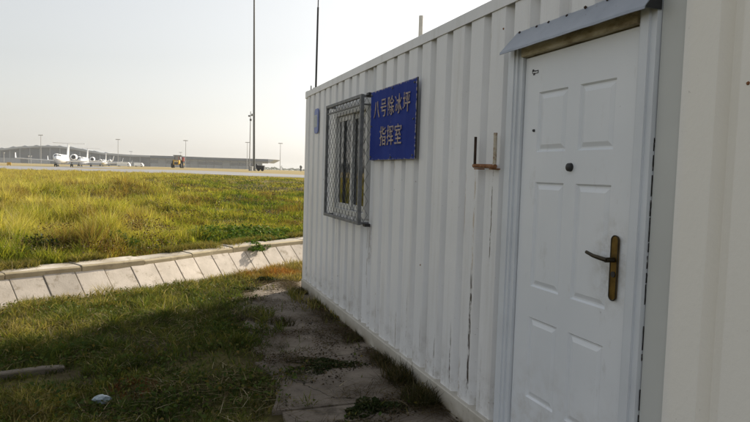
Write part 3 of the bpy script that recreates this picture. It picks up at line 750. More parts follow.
hh = hh*(1-.38*sst(-2.4, -3.2, P1[:, 1]))
straw = RNG.random(len(P1)) < .012; hh[straw] *= 1.2; colr[straw] = (.34, .29, .17)
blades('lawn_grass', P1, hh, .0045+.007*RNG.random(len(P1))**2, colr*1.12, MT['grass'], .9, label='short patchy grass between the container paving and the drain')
# broad little leaves in the lawn
P2 = lawn_pts(70000, -5.5, 1.4, -5, 4.6); k2 = vnoise(P2[:, 0], P2[:, 1], .6, 51) > .45; P2 = P2[k2]; P2[:, 2] += RNG.uniform(.02, .08, len(P2))
leaves('lawn_leaves', P2, RNG.uniform(.010, .034, len(P2)), cmix(RNG.random(len(P2)), [(0, (.035, .065, .014)), (.7, (.09, .12, .025)), (1, (.18, .13, .04))]), MT['leaf'], label='small broad leaves growing low among the grass')

P5 = lawn_pts(95000, -6, 1.5, -5.2, 4.6); k5 = RNG.random(len(P5)) < sst(.35, .65, vnoise(P5[:, 0], P5[:, 1], .55, 55)); P5 = P5[k5]; P5[:, 2] += RNG.uniform(.005, .05, len(P5))
blades('lawn_thatch', P5, RNG.uniform(.03, .09, len(P5)), RNG.uniform(.003, .008, len(P5)), cmix(RNG.random(len(P5)), [(0, (.05, .03, .014)), (.45, (.16, .12, .055)), (.8, (.34, .28, .16)), (1, (.5, .44, .3))]), MT['grass'], 2.2, flat=.4, label='flattened dead thatch lying through the grass')
# wild bank beyond the drain
def bank_pts(n, q0, q1):
    """points by image column and distance so that the density falls off with distance"""
    u = RNG.uniform(-.78, .02, n); d = np.exp(RNG.uniform(math.log(q0), math.log(q1), n))
    x = CAM[0]+FH[0]*d+RH[0]*u*d; y = CAM[1]+FH[1]*d+RH[1]*u*d; t, q = tq(x, y); ok = (q > .40)
    x, y, d = x[ok], y[ok], d[ok]; return np.stack([x, y, terrain(x, y)], 1), d
ROADN = [(-60, 167.9), (0, 169.6), (60, 171.3), (140, 173.5), (240, 176.0), (303, 178.2), (380, 181)]
ROADF = [(-60, 164.9), (0, 166.0), (60, 166.9), (140, 169.7), (240, 172.7), (303, 175.3), (380, 178.2)]
def road_d(px): return float((hit_ground(px, np.interp(px, [p[0] for p in ROADN], [p[1] for p in ROADN]))[:2]-CAM[:2])@FH)
RD = {px: road_d(px) for px in (-60, 0, 60, 140, 240, 303, 380)}
def clear_of_road(P, d):
    px = 375+F*((P[:, 0]-CAM[0])*RH[0]+(P[:, 1]-CAM[1])*RH[1])/d
    return d < np.interp(px, list(RD.keys()), list(RD.values()))-.5
P3, d3 = bank_pts(450000, 7.6, 95)
ok = clear_of_road(P3, d3); P3 = P3[ok]; d3 = d3[ok]
t3, q3 = tq(P3[:, 0], P3[:, 1])
g1 = vnoise(P3[:, 0], P3[:, 1], 2.3, 61); g2 = vnoise(P3[:, 0], P3[:, 1], .55, 62); g3 = vnoise(P3[:, 0], P3[:, 1], 1.1, 63)
keep = RNG.random(len(P3)) < np.clip(.08+1.5*g2+.5*(q3 < 1.8), 0, 1); keep |= d3 > 40
P3, d3, t3, q3, g1, g2, g3 = [a[keep] for a in (P3, d3, t3, q3, g1, g2, g3)]
uu = ((P3[:, 0]-CAM[0])*RH[0]+(P3[:, 1]-CAM[1])*RH[1])/d3
tall = 1-sst(-.42, -.26, uu+(g1-.5)*.16)           # the tall wild grass stands on the left, low cover to the right
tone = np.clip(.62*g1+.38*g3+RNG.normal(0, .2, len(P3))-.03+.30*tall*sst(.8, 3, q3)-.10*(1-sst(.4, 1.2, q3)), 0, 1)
colr = cmix(tone, [(0, (.045, .075, .014)), (.3, (.10, .125, .020)), (.6, (.20, .185, .030)), (.85, (.29, .24, .055)), (1, (.36, .29, .11))])
brown = sst(.56, .70, vnoise(P3[:, 0], P3[:, 1], .8, 66))*.75*(RNG.random(len(P3)) < .7)
colr = colr*(1-brown[:, None])+np.array([.15, .085, .035])*brown[:, None]
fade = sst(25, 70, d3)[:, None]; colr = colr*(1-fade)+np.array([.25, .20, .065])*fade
hh = (.05+.10*g2+.06*RNG.random(len(P3)))*(1-tall)+(.08+.44*g2**1.8*(.45+g1)+.12*RNG.random(len(P3)))*tall
hh *= np.clip(.55+.6*sst(.4, 1.4, q3), 0, 1.1); hh *= 1-.35*sst(15, 45, d3)
gs = vnoise(P3[:, 0], P3[:, 1], .14, 67); colr = np.minimum(colr*(.55+1.6*gs)[:, None]*np.array([.96, 1.02, .85]), .6); hh = hh*(.55+.9*gs)  # shade of gaps between clumps put into blade colour, with plant variation; height follows
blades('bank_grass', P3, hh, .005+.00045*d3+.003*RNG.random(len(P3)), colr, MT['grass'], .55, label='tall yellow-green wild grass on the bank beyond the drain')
ks = (tall > .35) & (RNG.random(len(P3)) < .05) & (d3 < 45) & (q3 > .8)
blades('seed_stalks', P3[ks], hh[ks]*1.2+.12*RNG.random(ks.sum()), .004+.00035*d3[ks], cmix(RNG.random(ks.sum()), [(0, (.26, .22, .06)), (1, (.46, .40, .20))]), MT['grass'], .3, label='pale straw seed stalks standing out of the wild grass')
P4, d4 = bank_pts(120000, 7.6, 50); ok = clear_of_road(P4, d4); P4 = P4[ok]; d4 = d4[ok]
u4 = ((P4[:, 0]-CAM[0])*RH[0]+(P4[:, 1]-CAM[1])*RH[1])/d4; g4 = vnoise(P4[:, 0], P4[:, 1], 1.0, 71)
k4 = (RNG.random(len(P4)) < sst(-.45, -.25, u4)*.85+.3*(vnoise(P4[:, 0], P4[:, 1], 2.0, 73) > .55)+.03) & (g4 > .42); P4 = P4[k4]; d4 = d4[k4]; P4[:, 2] += RNG.uniform(.02, .20, len(P4))*g4[k4]
leaves('bank_leaves', P4, .016+.0011*d4+.012*RNG.random(len(P4)), cmix(RNG.random(len(P4)), [(0, (.035, .075, .014)), (.6, (.08, .13, .022)), (1, (.17, .17, .04))]), MT['leaf'], label='low broad-leaved ground cover on the bank')

n = 26000; to = RNG.uniform(-3, 9, n); qo = .42-np.abs(RNG.normal(0, .11, n))*(.3+1.4*vnoise(to, 0*to, .8, 92)); kk = vnoise(to, 0*to, .45, 91) > .42; to, qo = to[kk], qo[kk]; xo_, yo_ = from_tq(to, qo)
blades('coping_grass', np.stack([xo_, yo_, np.full(len(to), .085)], 1), RNG.uniform(.05, .17, len(to)), .007, cmix(RNG.random(len(to)), [(0, (.07, .09, .02)), (.5, (.2, .18, .04)), (1, (.32, .25, .11))]), MT['grass'], .9, label='grass creeping over the back edge of the drain coping')
P6, d6 = bank_pts(90000, 7.6, 40); k6 = (vnoise(P6[:, 0], P6[:, 1], .9, 75)*.6+vnoise(P6[:, 0], P6[:, 1], .25, 76)*.4 > .60) & clear_of_road(P6, d6); P6 = P6[k6]; d6 = d6[k6]; P6[:, 2] += RNG.uniform(.02, .32, len(P6))
leaves('bank_dry_weeds', P6, .012+.0009*d6+.012*RNG.random(len(P6)), cmix(RNG.random(len(P6)), [(0, (.03, .016, .010)), (.5, (.085, .045, .022)), (.85, (.16, .10, .05)), (1, (.42, .36, .26))]), MT['leaf'], label='brown withered weeds standing in the bank grass')
def plant(name, c, rx, ry, h, n, size, stops, label, cat='plant', stems=10, blade=False):
    root = empty(name, (c[0], c[1], float(terrain(c[0], c[1]))), label=label, cat=cat)
    a = RNG.uniform(0, 2*np.pi, n); r_ = np.sqrt(RNG.random(n)); lob = .75+.25*np.sin(a*3+c[0]*7)+.15*np.sin(a*5+c[1]*3)
    P = np.stack([np.cos(a)*r_*rx*lob, np.sin(a)*r_*ry*lob, (.12+.88*RNG.random(n))*h*(1-.75*r_**2)*(.6+.4*vnoise(a*2, r_*3, .6, 3))], 1)
    cc = cmix(RNG.random(n), stops)
    o = leaves('foliage', P, RNG.uniform(.7, 1.3, n)*size, cc, MT['leaf'], label=None, parent=root, kind=None)
    mb = MB()
    for k in range(stems):
        t_ = random.uniform(0, 6.28); rr = random.random()**.5
        e = Vector((math.cos(t_)*rx*rr, math.sin(t_)*ry*rr, h*(1-.7*rr*rr)*random.uniform(.6, 1.05)))
        mb.tube([(e.x*.15, e.y*.15, -.02), (e.x*.55, e.y*.55, e.z*.7), e], [.004, .003, .0015], 4, False)
    mb.build('stem', MT['stemgreen'], root); return root
MT['stemgreen'] = plain('plant_stem', (.10, .09, .035), .8, var=.3)
GREEN = [(0, (.03, .075, .014)), (.6, (.07, .135, .022)), (1, (.15, .17, .04))]
DARK = [(0, (.018, .030, .010)), (.7, (.04, .055, .018)), (1, (.07, .07, .03))]
plant('creeping_bush', (-.1, 5.55), 1.6, 1.15, .30, 6800, .055, [(0, (.04, .09, .016)), (.5, (.10, .17, .03)), (1, (.22, .22, .05))], 'bright green leafy creeper spilling over the drain coping', stems=18)
plant('creeping_bush', (.0, 4.2), .34, .45, .2, 750, .045, GREEN, 'green creeper tongue hanging down onto the drain slabs', stems=6)
plant('creeping_bush', (-.9, 4.95), .6, .5, .34, 900, .045, GREEN, 'smaller green leafy plant left of the creeper at the coping', stems=10)
plant('leafy_weed', (-3.6, 2.9), .55, .4, .38, 700, .045, DARK+[], 'dark green weed clump in the tall grass just behind the coping, far left', stems=12)
plant('leafy_weed', (-2.55, 3.6), .5, .4, .36, 650, .045, GREEN, 'green weed clump in the tall grass behind the middle of the drain', stems=12)
plant('weed_mat', (-.60, -3.22), .42, .33, .055, 6500, .017, DARK, 'dark matted weed spreading over the middle of the paving', stems=14)
plant('weed_mat', (-.48, -4.17), .28, .17, .09, 1700, .019, DARK, 'low dark weed on the paving at the bottom edge of the picture', stems=12)
plant('weed_mat', (-.78, -.05), .26, .20, .08, 600, .022, DARK, 'dark low weed at the grass edge by the far end of the paving', stems=8)
plant('weed_mat', (-.42, .56), .30, .13, .10, 500, .024, DARK, 'dark weed patch just beyond the far corner of the container', stems=8)

def tuft(c, n, h, spread, stops, label, name='weed_tuft'):
    root = empty(name, (c[0], c[1], float(terrain(c[0], c[1]))+.015), label=label, cat='weed')
    P = np.stack([RNG.normal(0, spread, n), RNG.normal(0, spread*1.6, n), np.zeros(n)], 1); P[:, 0] = np.minimum(P[:, 0], -.0-c[0]-.035); P[:, :2] = np.clip(P[:, :2], -.11, .11)
    o = blades('blades', P, RNG.uniform(.4, 1.1, n)*h, .006, cmix(RNG.random(n), stops), MT['grass'], .8, parent=root); del o['kind']
    return root
DRYT = [(0, (.025, .03, .01)), (.6, (.055, .05, .02)), (1, (.13, .10, .05))]
tuft((-.10, -3.72), 420, .17, .06, DRYT, 'dark tangled weed tuft against the container base below the rust streaks')
tuft((-.12, -4.15), 420, .16, .065, DRYT, 'dry weed tuft at the container base nearest to the door')
tuft((-.09, -3.30), 240, .11, .05, DRYT, 'small weed tuft at the container base beside the dark weed mat')
tuft((-.08, -2.55), 260, .07, .05, DRYT, 'short dry tuft at the container base below the right edge of the sign')
tuft((-.08, -1.75), 200, .07, .06, DRYT, 'short dry tuft at the container base below the window')
tuft((-.07, -1.0), 200, .06, .06, DRYT, 'low tuft at the container base left of the window')
tuft((-.10, -.35), 300, .08, .07, DRYT, 'dark tuft at the container base by the far corner casting')
tuft((-.62, -1.85), 260, .08, .07, DRYT, 'spiky grass tuft growing out of the middle of the paving')
# litter of dead stems on the paving
n = 30000; xd = -np.abs(RNG.normal(0, .5, n))-.03; yd = RNG.uniform(-5.2, .55, n); cl = vnoise(xd, yd, .28, 81)
edge_ = sst(-.35, -.9, xd)*.8+sst(-.28, -.05, xd)*.9
k_ = (RNG.random(n) < np.clip(edge_+.2, 0, 1)*sst(.42, .62, cl)) & (xd > -1.15); xd, yd = xd[k_], yd[k_]
PD = np.stack([xd, yd, np.full(len(xd), .030)], 1)
blades('dead_stems', PD, RNG.uniform(.03, .10, len(PD)), .004, cmix(RNG.random(len(PD)), [(0, (.03, .022, .014)), (.6, (.09, .065, .035)), (1, (.2, .16, .09))]), MT['grass'], 2.6, flat=.55, label='dead stems and dry leaf litter on the paving')
n = 8000; xd = RNG.uniform(-1.05, -.03, n); yd = RNG.uniform(-5, .5, n); k_ = vnoise(xd, yd, .3, 83) > .55; PD = np.stack([xd[k_], yd[k_], np.full(k_.sum(), .034)], 1)
leaves('fallen_leaves', PD, RNG.uniform(.008, .022, len(PD)), cmix(RNG.random(len(PD)), [(0, (.02, .016, .01)), (.7, (.08, .055, .03)), (1, (.16, .12, .07))]), MT['leaf'], up_bias=2.5, label='small fallen leaves and crumbs scattered on the paving')

# ---------------------------------------------------------------- airfield: taxiway
NR = np.array([hit_ground(px, py) for px, py in ROADN]); FR = np.array([hit_ground(px, py) for px, py in ROADF])
mb = MB(); nu, nv = 90, 40
NR[:, :2] -= (FR-NR)[:, :2]*.02
A = np.stack([np.interp(np.linspace(0, len(NR)-1, nu), range(len(NR)), NR[:, k]) for k in range(3)], 1); Bf = np.stack([np.interp(np.linspace(0, len(FR)-1, nu), range(len(FR)), FR[:, k]) for k in range(3)], 1)
for i in range(nu):
    for j in range(nv):
        p = A[i]+(Bf[i]-A[i])*j/(nv-1); mb.v.append((p[0], p[1], float(terrain(p[0], p[1]))+(-.25 if j in (0, nv-1) else .05)))
mb.f = [(i*nv+j, (i+1)*nv+j, (i+1)*nv+j+1, i*nv+j+1) for i in range(nu-1) for j in range(nv-1)]
tag(mb.build('taxiway', MT['asphalt']), kind='structure')
def cam2w(r_, f_): return CAM[:2]+RH*r_+FH*f_
PLN = [(-99., 195.), (-119., 250.), (-152., 341.)]
hd = RH*.345+FH*-.939; hd /= np.linalg.norm(hd); sd = np.array([-hd[1], hd[0]])
a0 = cam2w(-90, 190); b0 = cam2w(-158, 360); mb = MB()
for i in range(25):
    p = a0+(b0-a0)*i/24
    for s_ in (-9, 0, 9): q_ = p+sd*s_; mb.v.append((q_[0], q_[1], float(terrain(q_[0], q_[1]))+.05))
mb.f = [(i*3+j, i*3+j+1, (i+1)*3+j+1, (i+1)*3+j) for i in range(24) for j in range(2)]
tag(mb.build('taxiway', MT['asphalt']), kind='structure')

# ---------------------------------------------------------------- business jets
def make_jet():
    j = empty('business_jet', (0, 0, 0))
    prof = [(13.6, .06), (13.2, .36), (12.4, .70), (11.2, 1.10), (9.8, 1.30), (8.5, 1.38), (-5.0, 1.38), (-8.0, 1.10), (-11, .62), (-13.2, .16)]
    MB().lathe(prof, 'x', 20, (0, 0, 2.35)).build('fuselage', MT['white'], j, smooth=True)
    for s_ in (-1, 1):
        wv = [(3.2, s_*1.0, 1.55), (-2.9, s_*1.0, 1.55), (-5.6, s_*13.4, 2.15), (-4.0, s_*13.4, 2.15)]
        wg = MB().prism(wv, (0, 0, .26)).build('wing', MT['white'], j, bevel=.05)
        MB().prism([(-4.2, s_*13.40, 2.3), (-5.7, s_*13.40, 2.3), (-6.7, s_*13.75, 3.95), (-6.1, s_*13.75, 3.95)], (0, s_*.10, 0)).build('winglet', MT['white'], wg)
        MB().prism([(-11.6, 0, 7.45), (-13.6, 0, 7.45), (-14.4, s_*4.7, 7.55), (-13.5, s_*4.7, 7.55)], (0, 0, .13)).build('tailplane', MT['white'], j)
        en = MB().lathe([(-3.9, .72), (-4.2, .92), (-6.2, .95), (-7.8, .7), (-8.4, .5)], 'x', 18, (0, s_*2.4, 3.1)).build('engine', MT['white'], j, smooth=True)
        MB().lathe([(-3.86, .64), (-3.95, .64)], 'x', 16, (0, s_*2.4, 3.1)).build('intake', MT['black'], en)
        MB().box((-6.8, min(s_*.9, s_*1.5), 2.95), (-4.9, max(s_*.9, s_*1.5), 3.12)).build('pylon', MT['white'], j)
        lg = MB().tube([(-1.3, s_*2.2, 1.7), (-1.3, s_*2.2, .42)], .12, 8).build('main_leg', MT['galv'], j)
        for w2 in (-.24, .24): MB().lathe([(-.12, .40), (-.08, .45), (.08, .45), (.12, .40)], 'y', 14, (-1.3, s_*2.2+w2, .45)).build('wheel', MT['tyre'], lg)
        MB().prism([(11.85, s_*.10, 3.20), (11.0, s_*.10, 3.52), (10.9, s_*.92, 3.24), (11.35, s_*.90, 2.98)], (.06, 0, .06)).build('cockpit_window', MT['black'], j)
        for k in range(7): MB().lathe([(0, .22), (.04, .22)], 'y', 10, (6.6-k*1.45, s_*1.345-.02, 2.62)).build('cabin_window', MT['black'], j)
    MB().prism([(-8.2, -.12, 3.1), (-12.6, -.12, 2.9), (-13.7, -.12, 7.5), (-11.5, -.12, 7.5)], (0, .24, 0)).build('fin', MT['white'], j)
    ng = MB().tube([(10.6, 0, 1.6), (10.6, 0, .33)], .09, 8).build('nose_leg', MT['galv'], j)
    for w2 in (-.2, .2): MB().lathe([(-.09, .30), (.09, .30)], 'y', 12, (10.6, w2, .33)).build('wheel', MT['tyre'], ng)
    return j
jet = make_jet(); ha = math.atan2(hd[1], hd[0])
for i, ((r_, f_), lab) in enumerate(zip(PLN, ('nearest white business jet, largest and leftmost of the three in line', 'middle white business jet of the line, half hidden behind the nearest', 'farthest white business jet of the line, T-tail rising above the others'))):
    o = jet if i == 0 else copy_tree(jet)
    p = cam2w(r_, f_)+hd*12.5; o.location = (p[0], p[1], float(terrain(p[0], p[1]))+.06); o.rotation_euler = (0, 0, ha)
    tag(o, lab, 'aircraft', 'business jets taxiing in line')

# ---------------------------------------------------------------- terminal
def make_terminal():
    t = empty('airport_terminal', (0, 0, 0), label='long hazy grey airport terminal with a humped roof on the horizon', cat='terminal')
    D = 720.
    def w_(px, d=D): return far(px, d)
    def H(px_up): return 1.57+px_up*D/F
    # hall: px, roof height above the horizon in pixels
    hall = [(-130, 9), (-90, 10), (-50, 11), (0, 12.6), (20, 15.4), (40, 16.8), (55, 17.2), (72, 16.0), (88, 13.6), (104, 11.6), (128, 10.6), (150, 10.4)]
    pier = [(150, 10.4), (180, 10.5), (210, 10.2), (240, 10.2), (268, 10.2)]
    def roof(name, pts, th, dep, over, mat):
        mb = MB(); pp = []
        xs = np.linspace(0, len(pts)-1, (len(pts)-1)*6+1)
        for s_ in xs:
            px = np.interp(s_, range(len(pts)), [p[0] for p in pts]); up = np.interp(s_, range(len(pts)), [p[1] for p in pts]); pp.append((px, up))
        for px, up in pp:
            a = w_(px, D-over); b = w_(px, D+dep)
            for (c, z) in ((a, H(up)), (b, H(up)-2), (b, H(up)-th-2), (a, H(up)-th)): mb.v.append((c[0], c[1], z))
        n = len(pp); mb.f = [(i*4+j, i*4+(j+1) % 4, (i+1)*4+(j+1) % 4, (i+1)*4+j) for i in range(n-1) for j in range(4)]+[(0, 1, 2, 3), ((n-1)*4+3, (n-1)*4+2, (n-1)*4+1, (n-1)*4)]
        return mb.build(name, mat, t)
    r1 = roof('hall_roof', hall, 2.0, 90, 10, MT['roof_edge']); r2 = roof('pier_roof', pier, 2.6, 40, 12, MT['roof_blue'])
    # skylight humps along the hall roof
    for k, px in enumerate(np.arange(-20, 118, 11.5)):
        up = np.interp(px, [p[0] for p in hall], [p[1] for p in hall]); c = w_(px, D-4); mb = MB(); wd = 6.0
        e = RH; poly = [(c[0]-e[0]*wd, c[1]-e[1]*wd, H(up)-.6), (c[0]-e[0]*wd*.2, c[1]-e[1]*wd*.2, H(up)+1.2), (c[0]+e[0]*wd, c[1]+e[1]*wd, H(up)-.6)]
        mb.prism(poly, (FH[0]*40, FH[1]*40, -1)).build('skylight', MT['roof_edge'], r1)
    # walls in bays
    for k, px in enumerate(np.arange(-130, 148, 10.)):
        up = min(np.interp(px, [p[0] for p in hall], [p[1] for p in hall]), np.interp(px+10, [p[0] for p in hall], [p[1] for p in hall])); a = w_(px+.25); b = w_(px+9.75)
        mb = MB(); mb.prism([(a[0], a[1], 0), (b[0], b[1], 0), (b[0], b[1], H(up)-2.2), (a[0], a[1], H(up)-2.2)], (FH[0]*3, FH[1]*3, 0)); wl = mb.build('hall_bay', MT['roof_blue'], t)
        a = w_(px+.25, D-1); b = w_(px+9.75, D-1)
        MB().prism([(a[0], a[1], 1), (b[0], b[1], 1), (b[0], b[1], 6.2), (a[0], a[1], 6.2)], (FH[0]*.8, FH[1]*.8, 0)).build('lower_glazing', MT['terminal_wall'] if k % 3 else MT['terminal_glass'], wl)
        c = w_(px, D-7); MB().tube([(c[0], c[1], 0), (c[0], c[1], H(np.interp(px, [p[0] for p in hall], [p[1] for p in hall]))-2)], .45, 6).build('column', MT['roof_edge'], t)
    for k, px in enumerate(np.arange(150, 260, 8.)):
        a = w_(px+.2); b = w_(min(px+7.8, 262)); mb = MB()
        mb.prism([(a[0], a[1], 0), (b[0], b[1], 0), (b[0], b[1], H(10)-2.4), (a[0], a[1], H(10)-2.4)], (FH[0]*3, FH[1]*3, 0)); wl = mb.build('pier_bay', MT['terminal_wall'], t)
        a = w_(px+.5, D-.8); b = w_(min(px+7.5, 261.6), D-.8)
        MB().prism([(a[0], a[1], 5.2), (b[0], b[1], 5.2), (b[0], b[1], 8.6), (a[0], a[1], 8.6)], (FH[0]*.6, FH[1]*.6, 0)).build('window', MT['terminal_glass'] if k % 4 != 1 else MT['roof_edge'], wl)
    c0, c1 = w_(268, D-12), w_(275, D-12)   # raking end canopy
    MB().prism([(c0[0], c0[1], H(10.2)), (c1[0], c1[1], H(10.0)), (c0[0], c0[1], H(6.4))], (FH[0]*40, FH[1]*40, 0)).build('end_canopy', MT['roof_edge'], t)
make_terminal()

# ---------------------------------------------------------------- masts and poles
def gz(p): return float(terrain(p[0], p[1]))
def light_mast(px, up, d, label, hw=2.2, group='far floodlight masts'):
    p = far(px, d); z0 = gz(p); h = 1.57+up*d/F-z0
    m = empty('floodlight_mast', (p[0], p[1], z0), -YAW, label=label, cat='light mast', group=group)
    MB().tube([(0, 0, 0), (0, 0, h)], [.34, .2], 8).build('pole', MT['farpole'], m); MB().box((-hw, -.5, h-.5), (hw, .5, h+.2)).build('lamp_head', MT['farpole'], m)
for px, up, d, lab in ((41, 27.6, 560, 'floodlight mast rising behind the leftmost jet wing'), (118, 25.6, 600, 'floodlight mast to the right of the farthest jet'), (131, 14, 800, 'short far mast just right of the mast beside the farthest jet'),
                       (185.5, 26.5, 600, 'floodlight mast behind the yellow tractor'), (180.5, 14.6, 850, 'short far mast directly above the tractor'), (247, 26.5, 640, 'faint floodlight mast left of the camera pole'), (280, 26.5, 620, 'floodlight mast alone on the horizon near the container')):
    light_mast(px, up, d, lab)
for px in (4, 28.5, 31):
    light_mast(px, 6.5 if px > 5 else 9, 520, {4: 'low pole at the far left in front of the terminal', 28.5: 'left one of two low poles before the hall', 31: 'right one of two low poles before the hall'}[px], .5, 'low apron poles')
p = far(254, 112); z0 = gz(p)
hm = empty('high_mast', (p[0], p[1], z0), 0, label='tall dark grey lighting mast rising out of the top of the picture', cat='mast')
lean = Vector((-RH[0], -RH[1], 0))*.016
MB().tube([(0, 0, 0), (lean.x*18, lean.y*18, 18), (lean.x*36, lean.y*36, 36)], [.215, .18, .13], 14).build('shaft', MT['mastgrey'], hm, smooth=True)
MB().lathe([(0, .45), (.12, .45), (.16, .25)], 'z', 14).build('base_flange', MT['mastgrey'], hm)
top = lean*36; MB().lathe([(35.6, 1.1), (36.1, 1.1), (36.3, .2)], 'z', 14, (top.x, top.y, 0)).build('lamp_ring', MT['mastgrey'], hm)
p = far(249.4, 104); z0 = gz(p); ph = 1.57+57*104/F-z0
cp = empty('camera_pole', (p[0], p[1], z0), -YAW, label='slender grey camera pole beside the tall mast', cat='pole')
MB().tube([(0, 0, 0), (.05, 0, ph)], [.085, .06], 10).build('pole', MT['farpole'], cp); MB().tube([(0, 0, .0), (0, 0, 1.3)], .14, 10).build('pole_foot', MT['farpole'], cp)
MB().box((.22, -.2, ph-.75), (.46, .2, ph-.4)).build('camera_head', MT['mastgrey'], cp); MB().box((-.3, -.25, ph-.9), (-.06, .1, ph-.65)).build('camera_head', MT['mastgrey'], cp); MB().box((-.05, -.2, ph-1.6), (.25, .1, ph-1.25)).build('camera_head', MT['mastgrey'], cp)
MB().tube([(-.2, 0, ph-.8), (.35, 0, ph-.55)], .04, 6).build('arm', MT['mastgrey'], cp)
p = far(251.6, 104); cb = empty('control_cabinet', (p[0], p[1], gz(p)), -YAW, label='small white control cabinet between the pole and the tall mast', cat='cabinet')
MB().box((-.2, -.2, 0), (.2, .2, .72)).build('body', MT['white'], cb, bevel=.02); MB().box((-.24, -.24, .72), (.24, .24, .78)).build('lid', MT['white'], cb); MB().box((-.16, -.215, .1), (.16, -.201, .66)).build('door', MT['whitepipe'], cb)
p = far(260.2, 104); gt = empty('generator_trailer', (p[0], p[1], gz(p)), -YAW, label='black generator trailer parked at the foot of the tall mast', cat='trailer')
MB().box((-.55, -.4, .28), (.72, .4, .86)).build('body', MT['black'], gt, bevel=.03); MB().box((-.62, -.44, .86), (.78, .44, .96)).build('lid', MT['black'], gt, bevel=.02)
MB().box((-.72, -.3, .5), (-.45, .3, 1.18)).build('engine_housing', MT['black'], gt, bevel=.05)
for x in (-.2, .45): MB().lathe([(-.07, .26), (.07, .26)], 'y', 14, (x, -.44, .27)).build('wheel', MT['tyre'], gt)
MB().tube([(-.72, 0, .35), (-1.1, 0, .25)], .04, 6).build('drawbar', MT['darkgrey'], gt)

# ---------------------------------------------------------------- tractor, sign, far things
p = far(177.6, 165); tr = empty('yellow_tractor', (p[0], p[1], gz(p)), -YAW+R(8), label='yellow tractor with a cab working on the grass beyond the taxiway', cat='tractor')
MB().box((-.66, -1.9, .7), (.66, -.2, 1.78)).build('bonnet', MT['yellow'], tr, bevel=.08); MB().box((-.40, -1.94, .8), (.40, -1.90, 1.3)).build('radiator_grille', MT['darkgrey'], tr)
for x in (-.22, .22): MB().lathe([(-1.98, .11), (-1.92, .12)], 'y', 10, (x, 0, 1.45)).build('headlight', MT['white'], tr)
for x in (-.62, .62):
    for y in (-.15, 1.15): MB().tube([(x, y, 1.3), (x*.95, y, 2.75)], .05, 6).build('cab_post', MT['black'], tr)
MB().box((-.60, -.1, 1.5), (.60, 1.1, 2.7)).build('cab_glass', MT['terminal_wall'], tr); MB().box((-.95, -.45, 2.76), (.85, 1.35, 2.94)).build('cab_roof', MT['darkgrey'], tr, bevel=.05)
for x in (-.95, .95):
    fw = MB().lathe([(-.2, .46), (-.15, .55), (.15, .55), (.2, .46)], 'y', 16).mesh('front_wheel', MT['tyre']); o = link_mesh('front_wheel', fw, tr, (x, -1.35, .55), (0, 0, R(90)))
    rw = MB().lathe([(-.28, .75), (-.22, .88), (.22, .88), (.28, .75)], 'y', 18).mesh('rear_wheel', MT['tyre']); o = link_mesh('rear_wheel', rw, tr, (x*1.05, .75, .88), (0, 0, R(90)))
    hb = MB().lathe([(-.3, .3), (.3, .3)], 'y', 12).mesh('hub', MT['yellow']); link_mesh('hub', hb, o)
    MB().box((x*1.05-.3, .1, 1.78), (x*1.05+.3, 1.4, 1.86)).build('mudguard', MT['yellow'], tr, bevel=.02)
MB().box((.95, .2, 1.5), (1.35, .9, 2.5)).build('side_tank', MT['red'], tr, bevel=.05); MB().tube([(.3, -.5, 1.6), (.3, -.5, 2.6)], .05, 8).build('exhaust_pipe', MT['red'], tr)
tr.scale = (1.18, 1.18, 1.18)
p = far(9, 165); ts = empty('taxiway_sign', (p[0], p[1], gz(p)), -YAW, label='small yellow taxiway sign on the verge at the far left', cat='sign')
MB().box((-.55, -.08, .25), (.55, .08, 1.0)).build('panel', MT['yellow'], ts, bevel=.02)
for x in (-.4, .4): MB().box((x-.04, -.04, 0), (x+.04, .04, .25)).build('leg', MT['darkgrey'], ts)
p = far(300.8, 300); tw = empty('water_tower', (p[0], p[1], gz(p)), 0, label='tiny dark tower on the horizon beside the container', cat='tower')
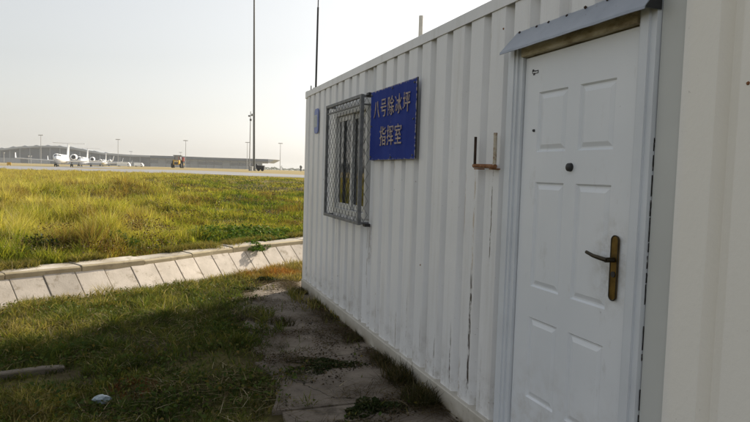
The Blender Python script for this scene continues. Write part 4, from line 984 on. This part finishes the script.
MB().tube([(0, 0, 0), (0, 0, 1.6)], .35, 8).build('shaft', MT['darkgrey'], tw); MB().lathe([(1.4, .45), (1.7, .62), (2.5, .62), (2.8, .4)], 'z', 12).build('tank', MT['darkgrey'], tw)
# far wood along the horizon
n = 5200; pxs = RNG.uniform(180, 420, n); P = np.zeros((n, 3)); prof_ = 1.5+5.5*vnoise(pxs, 0*pxs, 9, 5)*vnoise(pxs, 0*pxs, 2.5, 6)+3.5*np.exp(-((pxs-281.5)/1.0)**2)
for i in range(n): q_ = far(pxs[i], 900+RNG.uniform(0, 40)); P[i] = (q_[0], q_[1], 1.0+RNG.random()**.8*prof_[i]*1.5)
leaves('far_wood', P, RNG.uniform(.8, 1.8, n), cmix(RNG.random(n), [(0, (.04, .055, .03)), (1, (.09, .10, .05))]), MT['leaf'], label='low line of trees far off along the horizon')
# white ground vehicles by the terminal
def van(px, d, label, L=6.5, hgt=2.8):
    p = far(px, d); v = empty('service_van', (p[0], p[1], gz(p)), -YAW, label=label, cat='van', group='service vans by the terminal')
    MB().prism([(-L/2, -1, .5), (L/2, -1, .5), (L/2, -1, 1.4), (L/2-1.0, -1, hgt*.93), (L/2-1.6, -1, hgt), (-L/2, -1, hgt)], (0, 2, 0)).build('body', MT['white'], v, bevel=.08)
    MB().box((L/2-1.7, -1.02, 1.5), (L/2-1.0, -1.0, 2.2)).build('side_window', MT['black'], v)
    for x in (-L/2+1.3, L/2-1.3): MB().lathe([(-1.05, .42), (1.05, .42)], 'y', 12, (x, 0, .42)).build('axle_wheels', MT['tyre'], v)
van(139, 430, 'white service van right of the farthest jet')
van(124, 420, 'long white service vehicle below the mast by the farthest jet', 9, 3.2)

# ---------------------------------------------------------------- haze
hz = NT('haze_air'); hz.t.nodes.remove(hz.b); pv = hz.n('VolumePrincipled'); pv.inputs['Color'].default_value = (.88, .93, 1, 1); pv.inputs['Density'].default_value = .00022; pv.inputs['Anisotropy'].default_value = .0
hz.l(pv.outputs[0], hz.out.inputs['Volume'])
tag(MB().box((-4800, -4800, -3.0), (4800, 4800, 46)).build('haze', hz.m), 'pale haze in the air over the airfield', kind='stuff')
